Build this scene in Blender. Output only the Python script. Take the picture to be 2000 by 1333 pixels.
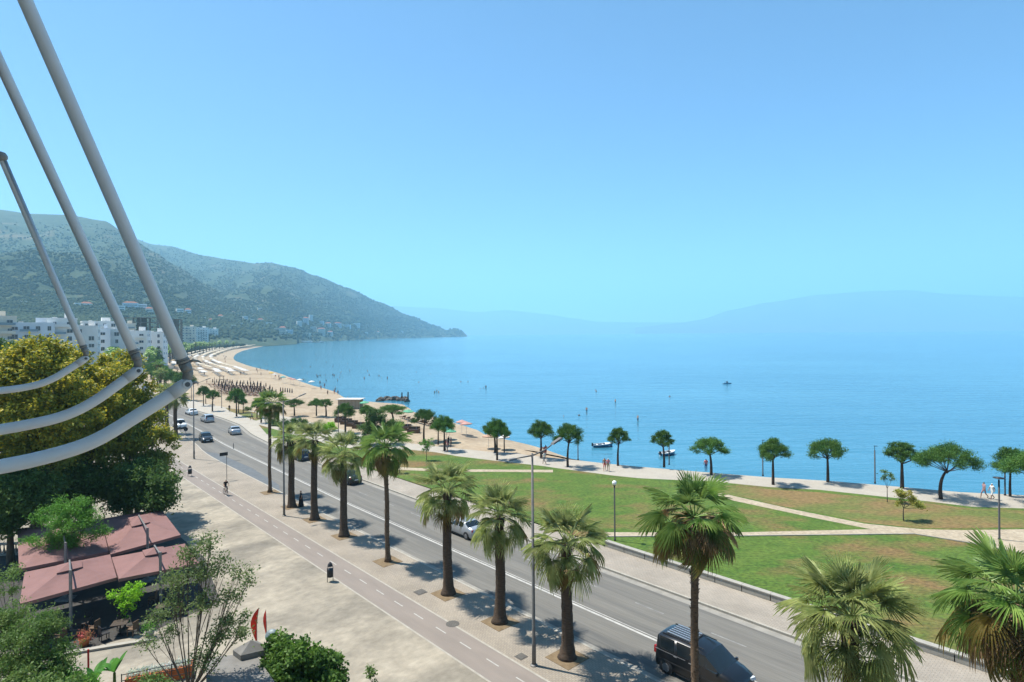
import bpy, bmesh, math, random
import numpy as np
from mathutils import Vector, Matrix
from mathutils.geometry import tessellate_polygon

scene = bpy.context.scene
for o in list(bpy.data.objects):
    bpy.data.objects.remove(o)
COL = scene.collection

# ------------------------------------------------------------------ camera
EYE = 18.0                       # metres above the plaza
FPX = 1150.0                     # focal length in pixels of a 2000 px wide picture
ROLL = math.radians(0.5)
cam_data = bpy.data.cameras.new('camera')
cam_data.sensor_width = 36.0
cam_data.lens = 36.0 * FPX / 2000.0
cam_data.shift_y = -(666.5 - 652.0) / 2000.0
cam_data.clip_start = 0.1
cam_data.clip_end = 60000.0
cam = bpy.data.objects.new('camera', cam_data)
COL.objects.link(cam)
cam.matrix_world = Matrix.Translation((0, 0, EYE)) @ Matrix.Rotation(math.pi / 2, 4, 'X') @ Matrix.Rotation(-ROLL, 4, 'Z')
scene.camera = cam

# ------------------------------------------------------------------ world, sun, exposure
SUN_ELEV = math.radians(64.0)
SUN_AZ = math.atan2(-3.72, 1.49)           # from +Y towards +X
world = bpy.data.worlds.new('World')
scene.world = world
world.use_nodes = True
wn = world.node_tree
wn.nodes.clear()
sky = wn.nodes.new('ShaderNodeTexSky')
sky.sky_type = 'NISHITA'
sky.sun_disc = False
sky.sun_elevation = SUN_ELEV
sky.sun_rotation = SUN_AZ
sky.altitude = 0
sky.air_density = 0.85
sky.dust_density = 0.0
sky.ozone_density = 2.2
bg = wn.nodes.new('ShaderNodeBackground')
bg.inputs['Strength'].default_value = 0.086
wo = wn.nodes.new('ShaderNodeOutputWorld')
tint = wn.nodes.new('ShaderNodeMix'); tint.data_type = 'RGBA'; tint.blend_type = 'MULTIPLY'
tint.inputs[0].default_value = 1.0
tint.inputs[7].default_value = (.63, .855, 1.0, 1)       # the photograph's cyan rendering of a clear sky
wn.links.new(sky.outputs[0], tint.inputs[6])
wn.links.new(tint.outputs[2], bg.inputs['Color'])
wn.links.new(bg.outputs[0], wo.inputs['Surface'])

sun_data = bpy.data.lights.new('sun', 'SUN')
sun_data.energy = 4.8
sun_data.angle = math.radians(0.5)
sun_data.color = (1.0, 0.96, 0.88)
sun = bpy.data.objects.new('sun', sun_data)
COL.objects.link(sun)
sun_dir = Vector((math.sin(SUN_AZ) * math.cos(SUN_ELEV), math.cos(SUN_AZ) * math.cos(SUN_ELEV), math.sin(SUN_ELEV)))
sun.rotation_euler = sun_dir.to_track_quat('Z', 'Y').to_euler()
sun.location = sun_dir * 200

scene.view_settings.view_transform = 'Standard'
scene.view_settings.look = 'None'
scene.view_settings.exposure = 0.97
scene.view_settings.gamma = 1.0
scene.view_settings.use_curve_mapping = False
scene.render.engine = 'CYCLES'
cy = scene.cycles
cy.use_denoising = True
cy.max_bounces = 6
cy.diffuse_bounces = 3
cy.glossy_bounces = 3
cy.transmission_bounces = 4
cy.transparent_max_bounces = 8
cy.volume_bounces = 2
cy.caustics_reflective = False
cy.caustics_refractive = False

# ------------------------------------------------------------------ where a pixel of the photograph stands
CR, SR = math.cos(ROLL), math.sin(ROLL)

def ray(px, py):
    u, v = px - 1000.0, py - 652.0
    return Vector(((u * CR - v * SR) / FPX, 1.0, -(u * SR + v * CR) / FPX))

def G(px, py, z=0.0):
    d = ray(px, py)
    k = (z - EYE) / d.z
    return Vector((d.x * k, k, z))

def AT(px, py, dist):
    d = ray(px, py)
    return Vector((d.x * dist, dist, EYE + d.z * dist))

def HGT(bx, by, ty):
    """height of something standing on the ground at (bx, by) whose top is at row ty"""
    g = G(bx, by)
    return (by - ty) * g.y / FPX

TH = math.radians(42.4)
RU = Vector((-math.sin(TH), math.cos(TH), 0))      # along the road, away from the camera
RN = Vector((math.cos(TH), math.sin(TH), 0))       # across it, towards the sea

def ST(s, t, z=0.0):
    p = RU * s + RN * t
    return Vector((p.x, p.y, z))

def to_st(p):
    return (p.x * RU.x + p.y * RU.y, p.x * RN.x + p.y * RN.y)

RNG = random.Random(7)

# ------------------------------------------------------------------ materials
MATS = {}

def mat(name, c1, c2=None, scale=4.0, rough=0.8, metal=0.0, bump=0.0, bscale=None, detail=5.0, spec=0.3,
        stretch=None, c3=None, scale3=1.0, th3=(0.5, 0.65), trans=0.0, coat=0.0, contrast=(0.3, 0.7), objrand=0.0, emit=0.0, rot=None, fine=0.0, fscale=6.0):
    m = bpy.data.materials.new(name)
    m.use_nodes = True
    nt = m.node_tree
    N, L = nt.nodes, nt.links
    b = N['Principled BSDF']
    b.inputs['Roughness'].default_value = rough
    b.inputs['Metallic'].default_value = metal
    b.inputs['Specular IOR Level'].default_value = spec
    b.inputs['Coat Weight'].default_value = coat
    b.inputs['Base Color'].default_value = (*c1, 1)
    tc = N.new('ShaderNodeTexCoord')
    vec = tc.outputs['Object']
    if stretch or rot:
        mp = N.new('ShaderNodeMapping')
        mp.inputs['Scale'].default_value = stretch or (1, 1, 1)
        if rot:
            mp.vector_type = 'TEXTURE'
            mp.inputs['Rotation'].default_value = (0, 0, rot)
            mp.inputs['Scale'].default_value = tuple(1.0 / q for q in (stretch or (1, 1, 1)))
        L.new(vec, mp.inputs['Vector'])
        vec = mp.outputs[0]
    col = None
    def noise(sc, det):
        n = N.new('ShaderNodeTexNoise')
        n.inputs['Scale'].default_value = sc
        n.inputs['Detail'].default_value = det
        n.inputs['Roughness'].default_value = 0.6
        L.new(vec, n.inputs['Vector'])
        return n.outputs[0]
    if c2 is not None:
        r = N.new('ShaderNodeMapRange')
        r.inputs['From Min'].default_value, r.inputs['From Max'].default_value = contrast
        L.new(noise(scale, detail), r.inputs[0])
        mx = N.new('ShaderNodeMix')
        mx.data_type = 'RGBA'
        mx.inputs[6].default_value = (*c1, 1)
        mx.inputs[7].default_value = (*c2, 1)
        L.new(r.outputs[0], mx.inputs[0])
        col = mx.outputs[2]
    if c3 is not None:
        r = N.new('ShaderNodeMapRange')
        r.inputs['From Min'].default_value, r.inputs['From Max'].default_value = th3
        L.new(noise(scale3, 5), r.inputs[0])
        mx = N.new('ShaderNodeMix')
        mx.data_type = 'RGBA'
        if col:
            L.new(col, mx.inputs[6])
        else:
            mx.inputs[6].default_value = (*c1, 1)
        mx.inputs[7].default_value = (*c3, 1)
        L.new(r.outputs[0], mx.inputs[0])
        col = mx.outputs[2]
    if fine > 0:                         # grain: small-scale value variation
        fr = N.new('ShaderNodeMapRange')
        fr.inputs['From Min'].default_value, fr.inputs['From Max'].default_value = .3, .7
        fr.inputs['To Min'].default_value, fr.inputs['To Max'].default_value = 1 - fine, 1 + fine
        L.new(noise(fscale, 8), fr.inputs[0])
        hf = N.new('ShaderNodeHueSaturation')
        L.new(fr.outputs[0], hf.inputs['Value'])
        if col:
            L.new(col, hf.inputs['Color'])
        else:
            hf.inputs['Color'].default_value = (*c1, 1)
        col = hf.outputs[0]
    if objrand > 0:
        oi = N.new('ShaderNodeObjectInfo')
        hs = N.new('ShaderNodeHueSaturation')
        r = N.new('ShaderNodeMapRange')
        r.inputs['To Min'].default_value, r.inputs['To Max'].default_value = 1 - objrand, 1 + objrand
        L.new(oi.outputs['Random'], r.inputs[0])
        L.new(r.outputs[0], hs.inputs['Value'])
        if col:
            L.new(col, hs.inputs['Color'])
        else:
            hs.inputs['Color'].default_value = (*c1, 1)
        col = hs.outputs[0]
    if col:
        L.new(col, b.inputs['Base Color'])
    if bump > 0:
        bp = N.new('ShaderNodeBump')
        bp.inputs['Strength'].default_value = 1.0
        bp.inputs['Distance'].default_value = bump
        L.new(noise(bscale or scale * 4, 6), bp.inputs['Height'])
        L.new(bp.outputs[0], b.inputs['Normal'])
    if trans > 0:                        # thin leaves let some light through
        tr = N.new('ShaderNodeBsdfTranslucent')
        tr.inputs['Color'].default_value = (*c1, 1)
        if col:
            L.new(col, tr.inputs['Color'])
        ms = N.new('ShaderNodeMixShader')
        ms.inputs[0].default_value = trans
        L.new(b.outputs[0], ms.inputs[1])
        L.new(tr.outputs[0], ms.inputs[2])
        L.new(ms.outputs[0], N['Material Output'].inputs['Surface'])
    if emit > 0:
        b.inputs['Emission Strength'].default_value = emit
    MATS[name] = m
    return m

def simple(name, c, rough=0.6, metal=0.0, spec=0.4, coat=0.0):
    return mat(name, c, None, rough=rough, metal=metal, spec=spec, coat=coat)

# ------------------------------------------------------------------ object helpers
def prop(o, label=None, cat=None, group=None, kind=None):
    if label: o['label'] = label
    if cat: o['category'] = cat
    if group: o['group'] = group
    if kind: o['kind'] = kind
    return o

def empty(name, loc=(0, 0, 0), rz=0.0, label=None, cat=None, group=None):
    o = bpy.data.objects.new(name, None)
    o.empty_display_size = 0.2
    COL.objects.link(o)
    o.location = loc
    o.rotation_euler = (0, 0, rz)
    return prop(o, label, cat, group)

def link(name, me, parent=None, loc=None, rot=None, scale=None):
    o = bpy.data.objects.new(name, me)
    COL.objects.link(o)
    if parent is not None: o.parent = parent
    if loc is not None: o.location = loc
    if rot is not None: o.rotation_euler = rot
    if scale is not None: o.scale = scale if hasattr(scale, '__len__') else (scale,) * 3
    return o

def np_mesh(name, verts, faces, m, smooth=False):
    """verts (n,3) array, faces (k,3|4) array"""
    me = bpy.data.meshes.new(name)
    verts = np.asarray(verts, dtype=np.float32)
    faces = np.asarray(faces, dtype=np.int32)
    me.vertices.add(len(verts))
    me.vertices.foreach_set('co', verts.ravel())
    k = faces.shape[1]
    me.loops.add(faces.size)
    me.loops.foreach_set('vertex_index', faces.ravel())
    me.polygons.add(len(faces))
    me.polygons.foreach_set('loop_start', np.arange(0, faces.size, k, dtype=np.int32))
    me.polygons.foreach_set('loop_total', np.full(len(faces), k, dtype=np.int32))
    if smooth:
        me.polygons.foreach_set('use_smooth', np.ones(len(faces), dtype=bool))
    me.update(calc_edges=True)
    if m: me.materials.append(m)
    return me

class MB:
    def __init__(self):
        self.v, self.f, self.fm = [], [], []
    def add(self, vs, fs, mi=0):
        o = len(self.v)
        self.v += [tuple(p) for p in vs]
        self.f += [tuple(o + i for i in f) for f in fs]
        self.fm += [mi] * len(fs)
        return self
    def box(self, c, s, rz=0.0, mi=0, M=None, taper=1.0):
        x, y, z = s[0] / 2, s[1] / 2, s[2] / 2
        ca, sa = math.cos(rz), math.sin(rz)
        vs = []
        for dz in (-z, z):
            k = taper if dz > 0 else 1.0
            for dx, dy in ((-x, -y), (x, -y), (x, y), (-x, y)):
                dx *= k; dy *= k
                p = Vector((dx * ca - dy * sa, dx * sa + dy * ca, dz))
                if M: p = M @ p
                vs.append((c[0] + p[0], c[1] + p[1], c[2] + p[2]))
        return self.add(vs, [(3, 2, 1, 0), (4, 5, 6, 7), (0, 1, 5, 4), (1, 2, 6, 5), (2, 3, 7, 6), (3, 0, 4, 7)], mi)
    def tube(self, pts, rad, n=8, mi=0, cap=True, ell=None):
        pts = [Vector(p) for p in pts]
        if not hasattr(rad, '__len__'): rad = [rad] * len(pts)
        rings = []
        ref = None
        for i, p in enumerate(pts):
            d = (pts[min(i + 1, len(pts) - 1)] - pts[max(i - 1, 0)])
            if d.length < 1e-9: d = Vector((0, 0, 1))
            d.normalize()
            if ref is None:
                ref = Vector((1, 0, 0)) if abs(d.x) < 0.9 else Vector((0, 1, 0))
            a = (ref - d * ref.dot(d)).normalized()
            ref = a
            b = d.cross(a)
            e = ell or (1, 1)
            rings.append([p + (a * math.cos(2 * math.pi * k / n) * e[0] + b * math.sin(2 * math.pi * k / n) * e[1]) * rad[i] for k in range(n)])
        vs = [q for r in rings for q in r]
        fs = [(i * n + k, i * n + (k + 1) % n, (i + 1) * n + (k + 1) % n, (i + 1) * n + k) for i in range(len(pts) - 1) for k in range(n)]
        if cap:
            fs.append(tuple(range(n - 1, -1, -1)))
            fs.append(tuple((len(pts) - 1) * n + k for k in range(n)))
        return self.add(vs, fs, mi)
    def lathe(self, prof, n=16, c=(0, 0, 0), mi=0):
        vs = [(c[0] + r * math.cos(2 * math.pi * k / n), c[1] + r * math.sin(2 * math.pi * k / n), c[2] + z) for r, z in prof for k in range(n)]
        fs = [(i * n + k, i * n + (k + 1) % n, (i + 1) * n + (k + 1) % n, (i + 1) * n + k) for i in range(len(prof) - 1) for k in range(n)]
        return self.add(vs, fs, mi)
    def poly(self, pts, z=None, mi=0):
        pts = [Vector((p[0], p[1], p[2] if z is None else z)) for p in pts]
        tris = tessellate_polygon([pts])
        out = []
        for t in tris:
            a, b, c = (pts[i] for i in t)
            out.append(t if (b - a).cross(c - a).z > 0 else (t[0], t[2], t[1]))
        return self.add(pts, out, mi)
    def strip(self, A, B, mi=0):
        n = len(A)
        return self.add(list(A) + list(B), [(i, i + 1, n + i + 1, n + i) for i in range(n - 1)], mi)
    def mesh(self, name, mats, smooth=False):
        me = bpy.data.meshes.new(name)
        me.from_pydata(self.v, [], self.f)
        if not isinstance(mats, (list, tuple)): mats = [mats]
        for m in mats: me.materials.append(m)
        if len(mats) > 1: me.polygons.foreach_set('material_index', self.fm)
        if smooth: me.polygons.foreach_set('use_smooth', [True] * len(me.polygons))
        me.update()
        return me
    def build(self, name, mats, parent=None, smooth=False, loc=None, rot=None):
        return link(name, self.mesh(name, mats, smooth), parent, loc, rot)

def copy_tree(o, parent=None):
    c = o.copy()
    COL.objects.link(c)
    c.parent = parent
    for ch in list(o.children): copy_tree(ch, c)
    return c

def bez(a, b, c, n):
    return [a * (1 - t) ** 2 + b * 2 * t * (1 - t) + c * t * t for t in (i / n for i in range(n + 1))]
# ================================================================== THE SETTING
from mathutils import noise as mnoise
from mathutils.bvhtree import BVHTree
RROT = TH + math.pi / 2
m_plaza = mat('plaza_concrete', (.315, .275, .212), (.215, .188, .146), scale=.42, rough=.9, bump=.006, bscale=6, stretch=(.9, .6, 1), rot=RROT,
              c3=(.125, .112, .092), scale3=.24, th3=(.47, .76), detail=12, contrast=(.36, .66), fine=.2, fscale=2.2)
m_bike = mat('pink_asphalt', (.225, .19, .162), (.185, .157, .135), scale=1.2, rough=.9, bump=.004, bscale=30, stretch=(.2, 1, 1), rot=RROT)
m_asphalt = mat('asphalt', (.16, .15, .13), (.118, .111, .098), scale=.9, rough=.85, bump=.004, bscale=40, stretch=(.045, 1, 1), rot=RROT,
                c3=(.098, .095, .088), scale3=.75, th3=(.50, .68), detail=7, fine=.14, fscale=7)
m_asphalt_dark = mat('bluish_asphalt', (.115, .125, .13), (.085, .092, .097), scale=1.5, rough=.8, bump=.004, bscale=30)
m_white = mat('road_paint', (.42, .405, .37), (.27, .26, .24), scale=3, rough=.7, contrast=(.4, .75))
m_gutter = mat('gutter_concrete', (.27, .25, .215), (.20, .188, .165), scale=1.5, rough=.9)
m_worn = mat('worn_road_paint', (.24, .235, .22), (.15, .147, .138), scale=1.6, rough=.8, contrast=(.38, .62))
m_kerb = mat('kerb_stone', (.36, .33, .28), (.27, .25, .21), scale=2, rough=.9, bump=.004, bscale=20)
m_wallc = mat('wall_concrete', (.34, .32, .28), (.25, .235, .2), scale=1.4, rough=.9, bump=.006, bscale=15)
m_sand = mat('beach_sand', (.345, .275, .19), (.28, .215, .145), scale=.18, rough=.95, bump=.03, bscale=2.0, detail=8, c3=(.20, .145, .09), scale3=.045, th3=(.52, .72), fine=.2, fscale=1.2)
m_prom = mat('promenade_paving', (.36, .325, .27), (.30, .27, .225), scale=.5, rough=.9, bump=.004, bscale=9, detail=8, fine=.12, fscale=4)
m_path = mat('sandy_path', (.37, .31, .225), (.29, .235, .165), scale=.8, rough=.95, bump=.02, bscale=4, detail=8, fine=.25, fscale=3)
m_lawn = mat('lawn_grass', (.044, .094, .011), (.085, .128, .019), scale=.55, rough=.95, bump=.05, bscale=7, detail=9,
             c3=(.15, .10, .038), scale3=.15, th3=(.49, .64), stretch=(.6, 1, 1), contrast=(.32, .68), fine=.5, fscale=4.5)
m_lawn_dry = mat('dry_grass', (.17, .115, .045), (.10, .12, .028), scale=.22, rough=.95, bump=.05, bscale=7, detail=9, stretch=(.5, 1, 1), contrast=(.42, .6), fine=.45, fscale=4.5)
m_townground = mat('town_ground', (.10, .10, .07), (.17, .15, .11), scale=.05, rough=.95, detail=8)
m_soil = mat('pit_soil', (.20, .145, .085), (.13, .09, .05), scale=3, rough=1, bump=.03, bscale=12)
m_iron = mat('cast_iron', (.07, .062, .055), (.11, .10, .085), scale=8, rough=.7, bump=.01, bscale=30)
m_water = None

def pavers(name, c1, c2, mortar, w, h, rot, mort=.012):
    m = mat(name, c1, rough=.9)
    nt = m.node_tree; N, L = nt.nodes, nt.links
    b = N['Principled BSDF']
    tc = [n for n in N if n.type == 'TEX_COORD'][0]
    mp = N.new('ShaderNodeMapping'); mp.vector_type = 'TEXTURE'
    mp.inputs['Rotation'].default_value = (0, 0, rot)
    L.new(tc.outputs['Object'], mp.inputs['Vector'])
    br = N.new('ShaderNodeTexBrick')
    br.inputs['Scale'].default_value = 1.0
    br.inputs['Brick Width'].default_value = w
    br.inputs['Row Height'].default_value = h
    br.inputs['Mortar Size'].default_value = mort
    br.inputs['Color1'].default_value = (*c1, 1); br.inputs['Color2'].default_value = (*c2, 1); br.inputs['Mortar'].default_value = (*mortar, 1)
    L.new(mp.outputs[0], br.inputs['Vector'])
    ns = N.new('ShaderNodeTexNoise'); ns.inputs['Scale'].default_value = .35; ns.inputs['Detail'].default_value = 8
    L.new(tc.outputs['Object'], ns.inputs['Vector'])
    mr = N.new('ShaderNodeMapRange'); mr.inputs['From Min'].default_value = .3; mr.inputs['From Max'].default_value = .7
    mr.inputs['To Min'].default_value = .82; mr.inputs['To Max'].default_value = 1.12
    L.new(ns.outputs[0], mr.inputs[0])
    hs = N.new('ShaderNodeHueSaturation'); L.new(br.outputs[0], hs.inputs['Color']); L.new(mr.outputs[0], hs.inputs['Value'])
    L.new(hs.outputs[0], b.inputs['Base Color'])
    bp = N.new('ShaderNodeBump'); bp.inputs['Distance'].default_value = .004; bp.invert = True
    L.new(br.outputs['Fac'], bp.inputs['Height']); L.new(bp.outputs[0], b.inputs['Normal'])
    return m
m_pav = pavers('left_pavers', (.30, .255, .20), (.26, .22, .175), (.19, .165, .13), .24, .12, RROT)
m_pav2 = pavers('right_pavers', (.31, .27, .22), (.275, .24, .195), (.20, .175, .145), .30, .15, RROT)

def struct(name, mb, m, smooth=False, parent=None):
    o = mb.build(name, m, parent, smooth)
    if parent is None: o['kind'] = 'structure'
    return o

# ---- coast: pixel of the waterline, metres from there inland to flat ground
SEA_Z = -1.0
coast_px = [(2600, 1065, .5), (2250, 990, .5), (2000, 966, .5), (1875, 960, .5), (1750, 949, .5), (1625, 938.5, .5), (1500, 931, .6), (1375, 921, .8), (1250, 910, 1.2),
            (1187, 903, 2), (1125, 892, 3), (1062, 876, 6), (1000, 862, 8), (955, 851, 9), (917, 836, 10), (853, 817, 11), (815, 806, 11), (797, 797, 9), (785, 790, 7),
            (735, 786, 9), (700, 783, 10), (672, 776, 12), (650, 764, 14), (600, 750, 15), (540, 728, 17), (490, 716, 18), (462, 706, 20), (456, 698, 22), (464, 690, 25),
            (480, 684, 28), (500, 679.5, 30), (527, 675, 35), (560, 671.5, 30), (600, 669, 30), (670, 665.8, 30), (733, 662.6, 40), (800, 660.2, 50), (860, 659, 60), (905, 657.6, 60), (912, 657.2, 60)]
cp = [G(x, y, SEA_Z * min(1, max(0, (w - .6) / 6))) for x, y, w in coast_px]
for q in cp: q.z = SEA_Z
# smooth resample
def resample(P, W, k=4):
    out, ow = [], []
    for i in range(len(P) - 1):
        p0, p1, p2, p3 = P[max(i - 1, 0)], P[i], P[i + 1], P[min(i + 2, len(P) - 1)]
        for j in range(k):
            t = j / k
            q = 0.5 * ((2 * p1) + (p2 - p0) * t + (2 * p0 - 5 * p1 + 4 * p2 - p3) * t * t + (-p0 + 3 * p1 - 3 * p2 + p3) * t ** 3)
            out.append(q); ow.append(W[i] * (1 - t) + W[i + 1] * t)
    out.append(P[-1]); ow.append(W[-1])
    return out, ow
cs, cw = resample(cp, [w for _, _, w in coast_px])
inner, line, outer, deep = [], [], [], []
for i, p in enumerate(cs):
    d = cs[min(i + 1, len(cs) - 1)] - cs[max(i - 1, 0)]
    n = Vector((d.y, -d.x, 0)).normalized()           # towards the sea
    w = cw[i]
    jit = mnoise.noise(p * .15) * min(w, 12) * .06
    inner.append(Vector((p.x - n.x * w, p.y - n.y * w, -.22 if w > 5 else -.03)))
    line.append(Vector((p.x + n.x * jit, p.y + n.y * jit, SEA_Z)))
    outer.append(Vector((p.x + n.x * (jit + max(1.2, w * .9)), p.y + n.y * (jit + max(1.2, w * .9)), SEA_Z - .9)))
    deep.append(Vector((p.x + n.x * (jit + max(4, w * 3)), p.y + n.y * (jit + max(4, w * 3)), SEA_Z - 5)))
gm = MB()
gm.strip(inner, line).strip(line, outer).strip(outer, deep)
land = inner + [Vector((-2600, 5200, -.22)), Vector((-6500, 3000, -.22)), Vector((-3000, -200, -.22)), Vector((-200, -120, -.22)), Vector((160, -120, -.22)), Vector((160, 10, -.22))]
gm.poly([Vector((p.x, p.y, -.22)) for p in land])
ground = struct('ground', gm, m_sand)

# ---- the sea
def water_material():
    m = bpy.data.materials.new('sea_water'); m.use_nodes = True
    nt = m.node_tree; N, L = nt.nodes, nt.links
    b = N['Principled BSDF']
    b.inputs['Roughness'].default_value = .12
    b.inputs['IOR'].default_value = 1.33
    tc = N.new('ShaderNodeTexCoord')
    # shallow and weedy water in broad patches
    n1 = N.new('ShaderNodeTexNoise'); n1.inputs['Scale'].default_value = .012; n1.inputs['Detail'].default_value = 6
    mp1 = N.new('ShaderNodeMapping'); mp1.inputs['Scale'].default_value = (.5, 1.3, 1)
    L.new(tc.outputs['Object'], mp1.inputs['Vector']); L.new(mp1.outputs[0], n1.inputs['Vector'])
    mx = N.new('ShaderNodeMix'); mx.data_type = 'RGBA'
    mx.inputs[6].default_value = (.026, .135, .205, 1); mx.inputs[7].default_value = (.044, .175, .25, 1)
    mr = N.new('ShaderNodeMapRange'); mr.inputs['From Min'].default_value = .38; mr.inputs['From Max'].default_value = .62
    L.new(n1.outputs[0], mr.inputs[0]); L.new(mr.outputs[0], mx.inputs[0]); L.new(mx.outputs[2], b.inputs['Base Color'])
    # ripples and longer swell
    hs = []
    for sc, st, d in ((.9, (.45, 1.5, 1), 3), (.16, (.35, 1.6, 1), 4)):
        mp = N.new('ShaderNodeMapping'); mp.inputs['Scale'].default_value = st
        mp.inputs['Rotation'].default_value = (0, 0, .12)
        L.new(tc.outputs['Object'], mp.inputs['Vector'])
        n = N.new('ShaderNodeTexNoise'); n.inputs['Scale'].default_value = sc; n.inputs['Detail'].default_value = d
        L.new(mp.outputs[0], n.inputs['Vector'])
        hs.append(n.outputs[0])
    b1 = N.new('ShaderNodeBump'); b1.inputs['Distance'].default_value = .08; L.new(hs[0], b1.inputs['Height'])
    b2 = N.new('ShaderNodeBump'); b2.inputs['Distance'].default_value = .30; L.new(hs[1], b2.inputs['Height']); L.new(b1.outputs[0], b2.inputs['Normal'])
    L.new(b2.outputs[0], b.inputs['Normal'])
    return m
m_sea = water_material()
sm = MB()
xs = [-16000, -4000, -1000, -200, 0, 200, 1000, 4000, 16000]
ys = [40, 120, 300, 800, 2500, 7000, 19000]
sm.add([(x, y, SEA_Z) for y in ys for x in xs], [(j * 9 + i, j * 9 + i + 1, (j + 1) * 9 + i + 1, (j + 1) * 9 + i) for j in range(len(ys) - 1) for i in range(8)])
struct('sea', sm, m_sea)

# ---- road edges as functions of s
def interp(tab, s):
    if s <= tab[0][0]: return tab[0][1]
    for (a, b), (c, d) in zip(tab, tab[1:]):
        if s <= c: return b + (d - b) * (s - a) / (c - a)
    return tab[-1][1]
LT = [(-60, 26), (92, 26), (100, 26.3), (107, 27.2), (126, 28.7), (150, 29.8), (174, 30.6), (209, 32), (248, 36.5), (294, 44), (360, 57), (547, 116), (800, 214), (1000, 330)]
RT = [(-60, 35.5), (92, 35.6), (101, 36.5), (112, 37.4), (125, 39.7), (137, 40.2), (150, 40), (163, 39.6), (180, 40), (209, 41.2), (248, 45.9), (294, 53.6), (360, 66.5), (547, 125.5), (800, 223.5), (1000, 340)]
MT = [(-60, 29.4), (60, 29.4), (85, 30.1), (104, 30.6), (126, 31.9), (150, 33), (174, 33.8), (209, 35.3), (248, 39.8), (294, 47), (360, 60)]
SS = [-30 + 4 * i for i in range(100)] + [380, 420, 470, 547, 650, 800, 1000]
def edge(tab, off=0.0, z=0.0, s0=-1e9, s1=1e9):
    return [ST(s, interp(tab, s) + off, z) for s in SS if s0 <= s <= s1]
ROADZ = -.12
struct('road', MB().strip(edge(LT, 0, ROADZ), edge(RT, 0, ROADZ)), m_asphalt)
# the lay-by of darker asphalt
struct('lay_by', MB().poly([ST(101.5, 26.25), ST(98, 27.6), ST(84, 28.0), ST(72, 27.2), ST(68.5, 26.02), ST(80, 26.02), ST(92, 26.05)], ROADZ + .005), m_asphalt_dark)
mk = MB()
mk.strip(edge(MT, 0, ROADZ + .008, -30, 330), edge(MT, .17, ROADZ + .008, -30, 330))
mk.strip(edge(MT, .30, ROADZ + .008, -30, 330), edge(MT, .37, ROADZ + .008, -30, 330))
struct('road_marking', mk, m_white)
mk = MB()
s = -28
while s < 150:                                   # faint lane dashes
    t = interp(MT, s) * .5 + interp(RT, s) * .5 + .1
    mk.poly([ST(s, t), ST(s, t + .11), ST(s + 2.2, t + .11), ST(s + 2.2, t)], ROADZ + .008); s += 5.5
struct('lane_marking', mk, m_worn)
mk = MB()
mk.strip(edge(RT, -.62, ROADZ + .009, -30, 330), edge(RT, -.05, ROADZ + .009, -30, 330))     # pale gutter strip
mk.strip(edge(LT, .05, ROADZ + .009, -30, 66), edge(LT, .4, ROADZ + .009, -30, 66))
struct('gutter', mk, m_gutter)

def kerb(name, tab, off, w, s0, s1, ztop=.012):
    A = edge(tab, off, ztop, s0, s1); B = edge(tab, off + w, ztop, s0, s1)
    lo = lambda P: [Vector((p.x, p.y, -.22)) for p in P]
    struct(name, MB().strip(A, B).strip(B, lo(B)).strip(lo(A), A), m_kerb)
kerb('kerb', LT, -.16, .16, -60, 1000)
kerb('kerb', RT, 0, .16, -60, 1000)
# left pavement, cycle path, plaza
def band(name, t0, t1, z, m, s0, s1):
    S = [s for s in SS if s0 <= s <= s1]
    f = lambda t, s: t if t < 25 else interp(LT, s) + t - 26
    struct(name, MB().strip([ST(s, f(t0, s), z) for s in S], [ST(s, f(t1, s), z) for s in S]), m)
band('pavement', 21.84, 25.84, 0.0, m_pav, -30, 360)
band('cycle_path', 19.62, 21.72, 0.004, m_bike, -30, 220)
el = MB()
for t in (19.5, 21.72):
    S = [-30, 220]
    el.strip([ST(s, t, .008) for s in S], [ST(s, t + .12, .008) for s in S])
struct('path_edging', el, m_kerb)
ds = MB()
s = 12.0
while s < 130:
    ds.poly([ST(s, 20.79), ST(s, 20.87), ST(s + 1.05, 20.87), ST(s + 1.05, 20.79)], .009); s += 2.42
struct('cycle_marking', ds, mat('faded_cycle_paint', (.40, .385, .35), (.29, .275, .25), scale=3, rough=.8))
struct('plaza', MB().poly([ST(-30, 19.5), ST(150, 19.5), ST(150, -5), ST(110, -60), ST(-30, -60)], .0), m_plaza)
struct('town_ground', MB().poly([ST(150.05, 19.4), ST(220, 19.4), ST(360, 45), ST(547, 105), ST(800, 205), ST(1000, 325), Vector((-700, 1200, 0)), Vector((-2600, 2600, 0)), Vector((-2500, 300, 0)), ST(110.1, -60.2), ST(150.1, -5.1)], -.05), m_townground)
# right pavement
S1 = [s for s in SS if -30 <= s <= 92]
struct('pavement', MB().strip([ST(s, interp(RT, s) + .16) for s in S1], [ST(s, 39.1) for s in S1]), m_pav2)

# ---- sea promenade, lawns and paths
def pxpoly(pts, z): return [G(x, y, z) for x, y in pts]
prom_low = [(505, 830), (560, 846), (640, 868), (700, 879), (790, 878), (850, 884), (895, 892), (970, 901), (1060, 911), (1087, 915), (1200, 930), (1250, 935), (1400, 942), (1500, 952), (1600, 957.5), (1725, 971), (1812, 980), (1900, 991), (2000, 994), (2250, 1030)]
prom_high = [(2250, 991), (2000, 967.5), (1875, 961.5), (1750, 950.5), (1625, 940), (1500, 932.5), (1375, 922.5), (1250, 912), (1187, 906), (1125, 899), (1060, 893), (1000, 885), (950, 882), (860, 873), (800, 866), (760, 861), (700, 847), (640, 832), (540, 810), (490, 802.5), (440, 796), (400, 789), (360, 779)]
pr = pxpoly(prom_low, 0) + pxpoly(prom_high, 0)
k = [ST(s, interp(RT, s) + .16) for s in SS if 92 <= s <= 215]
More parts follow.
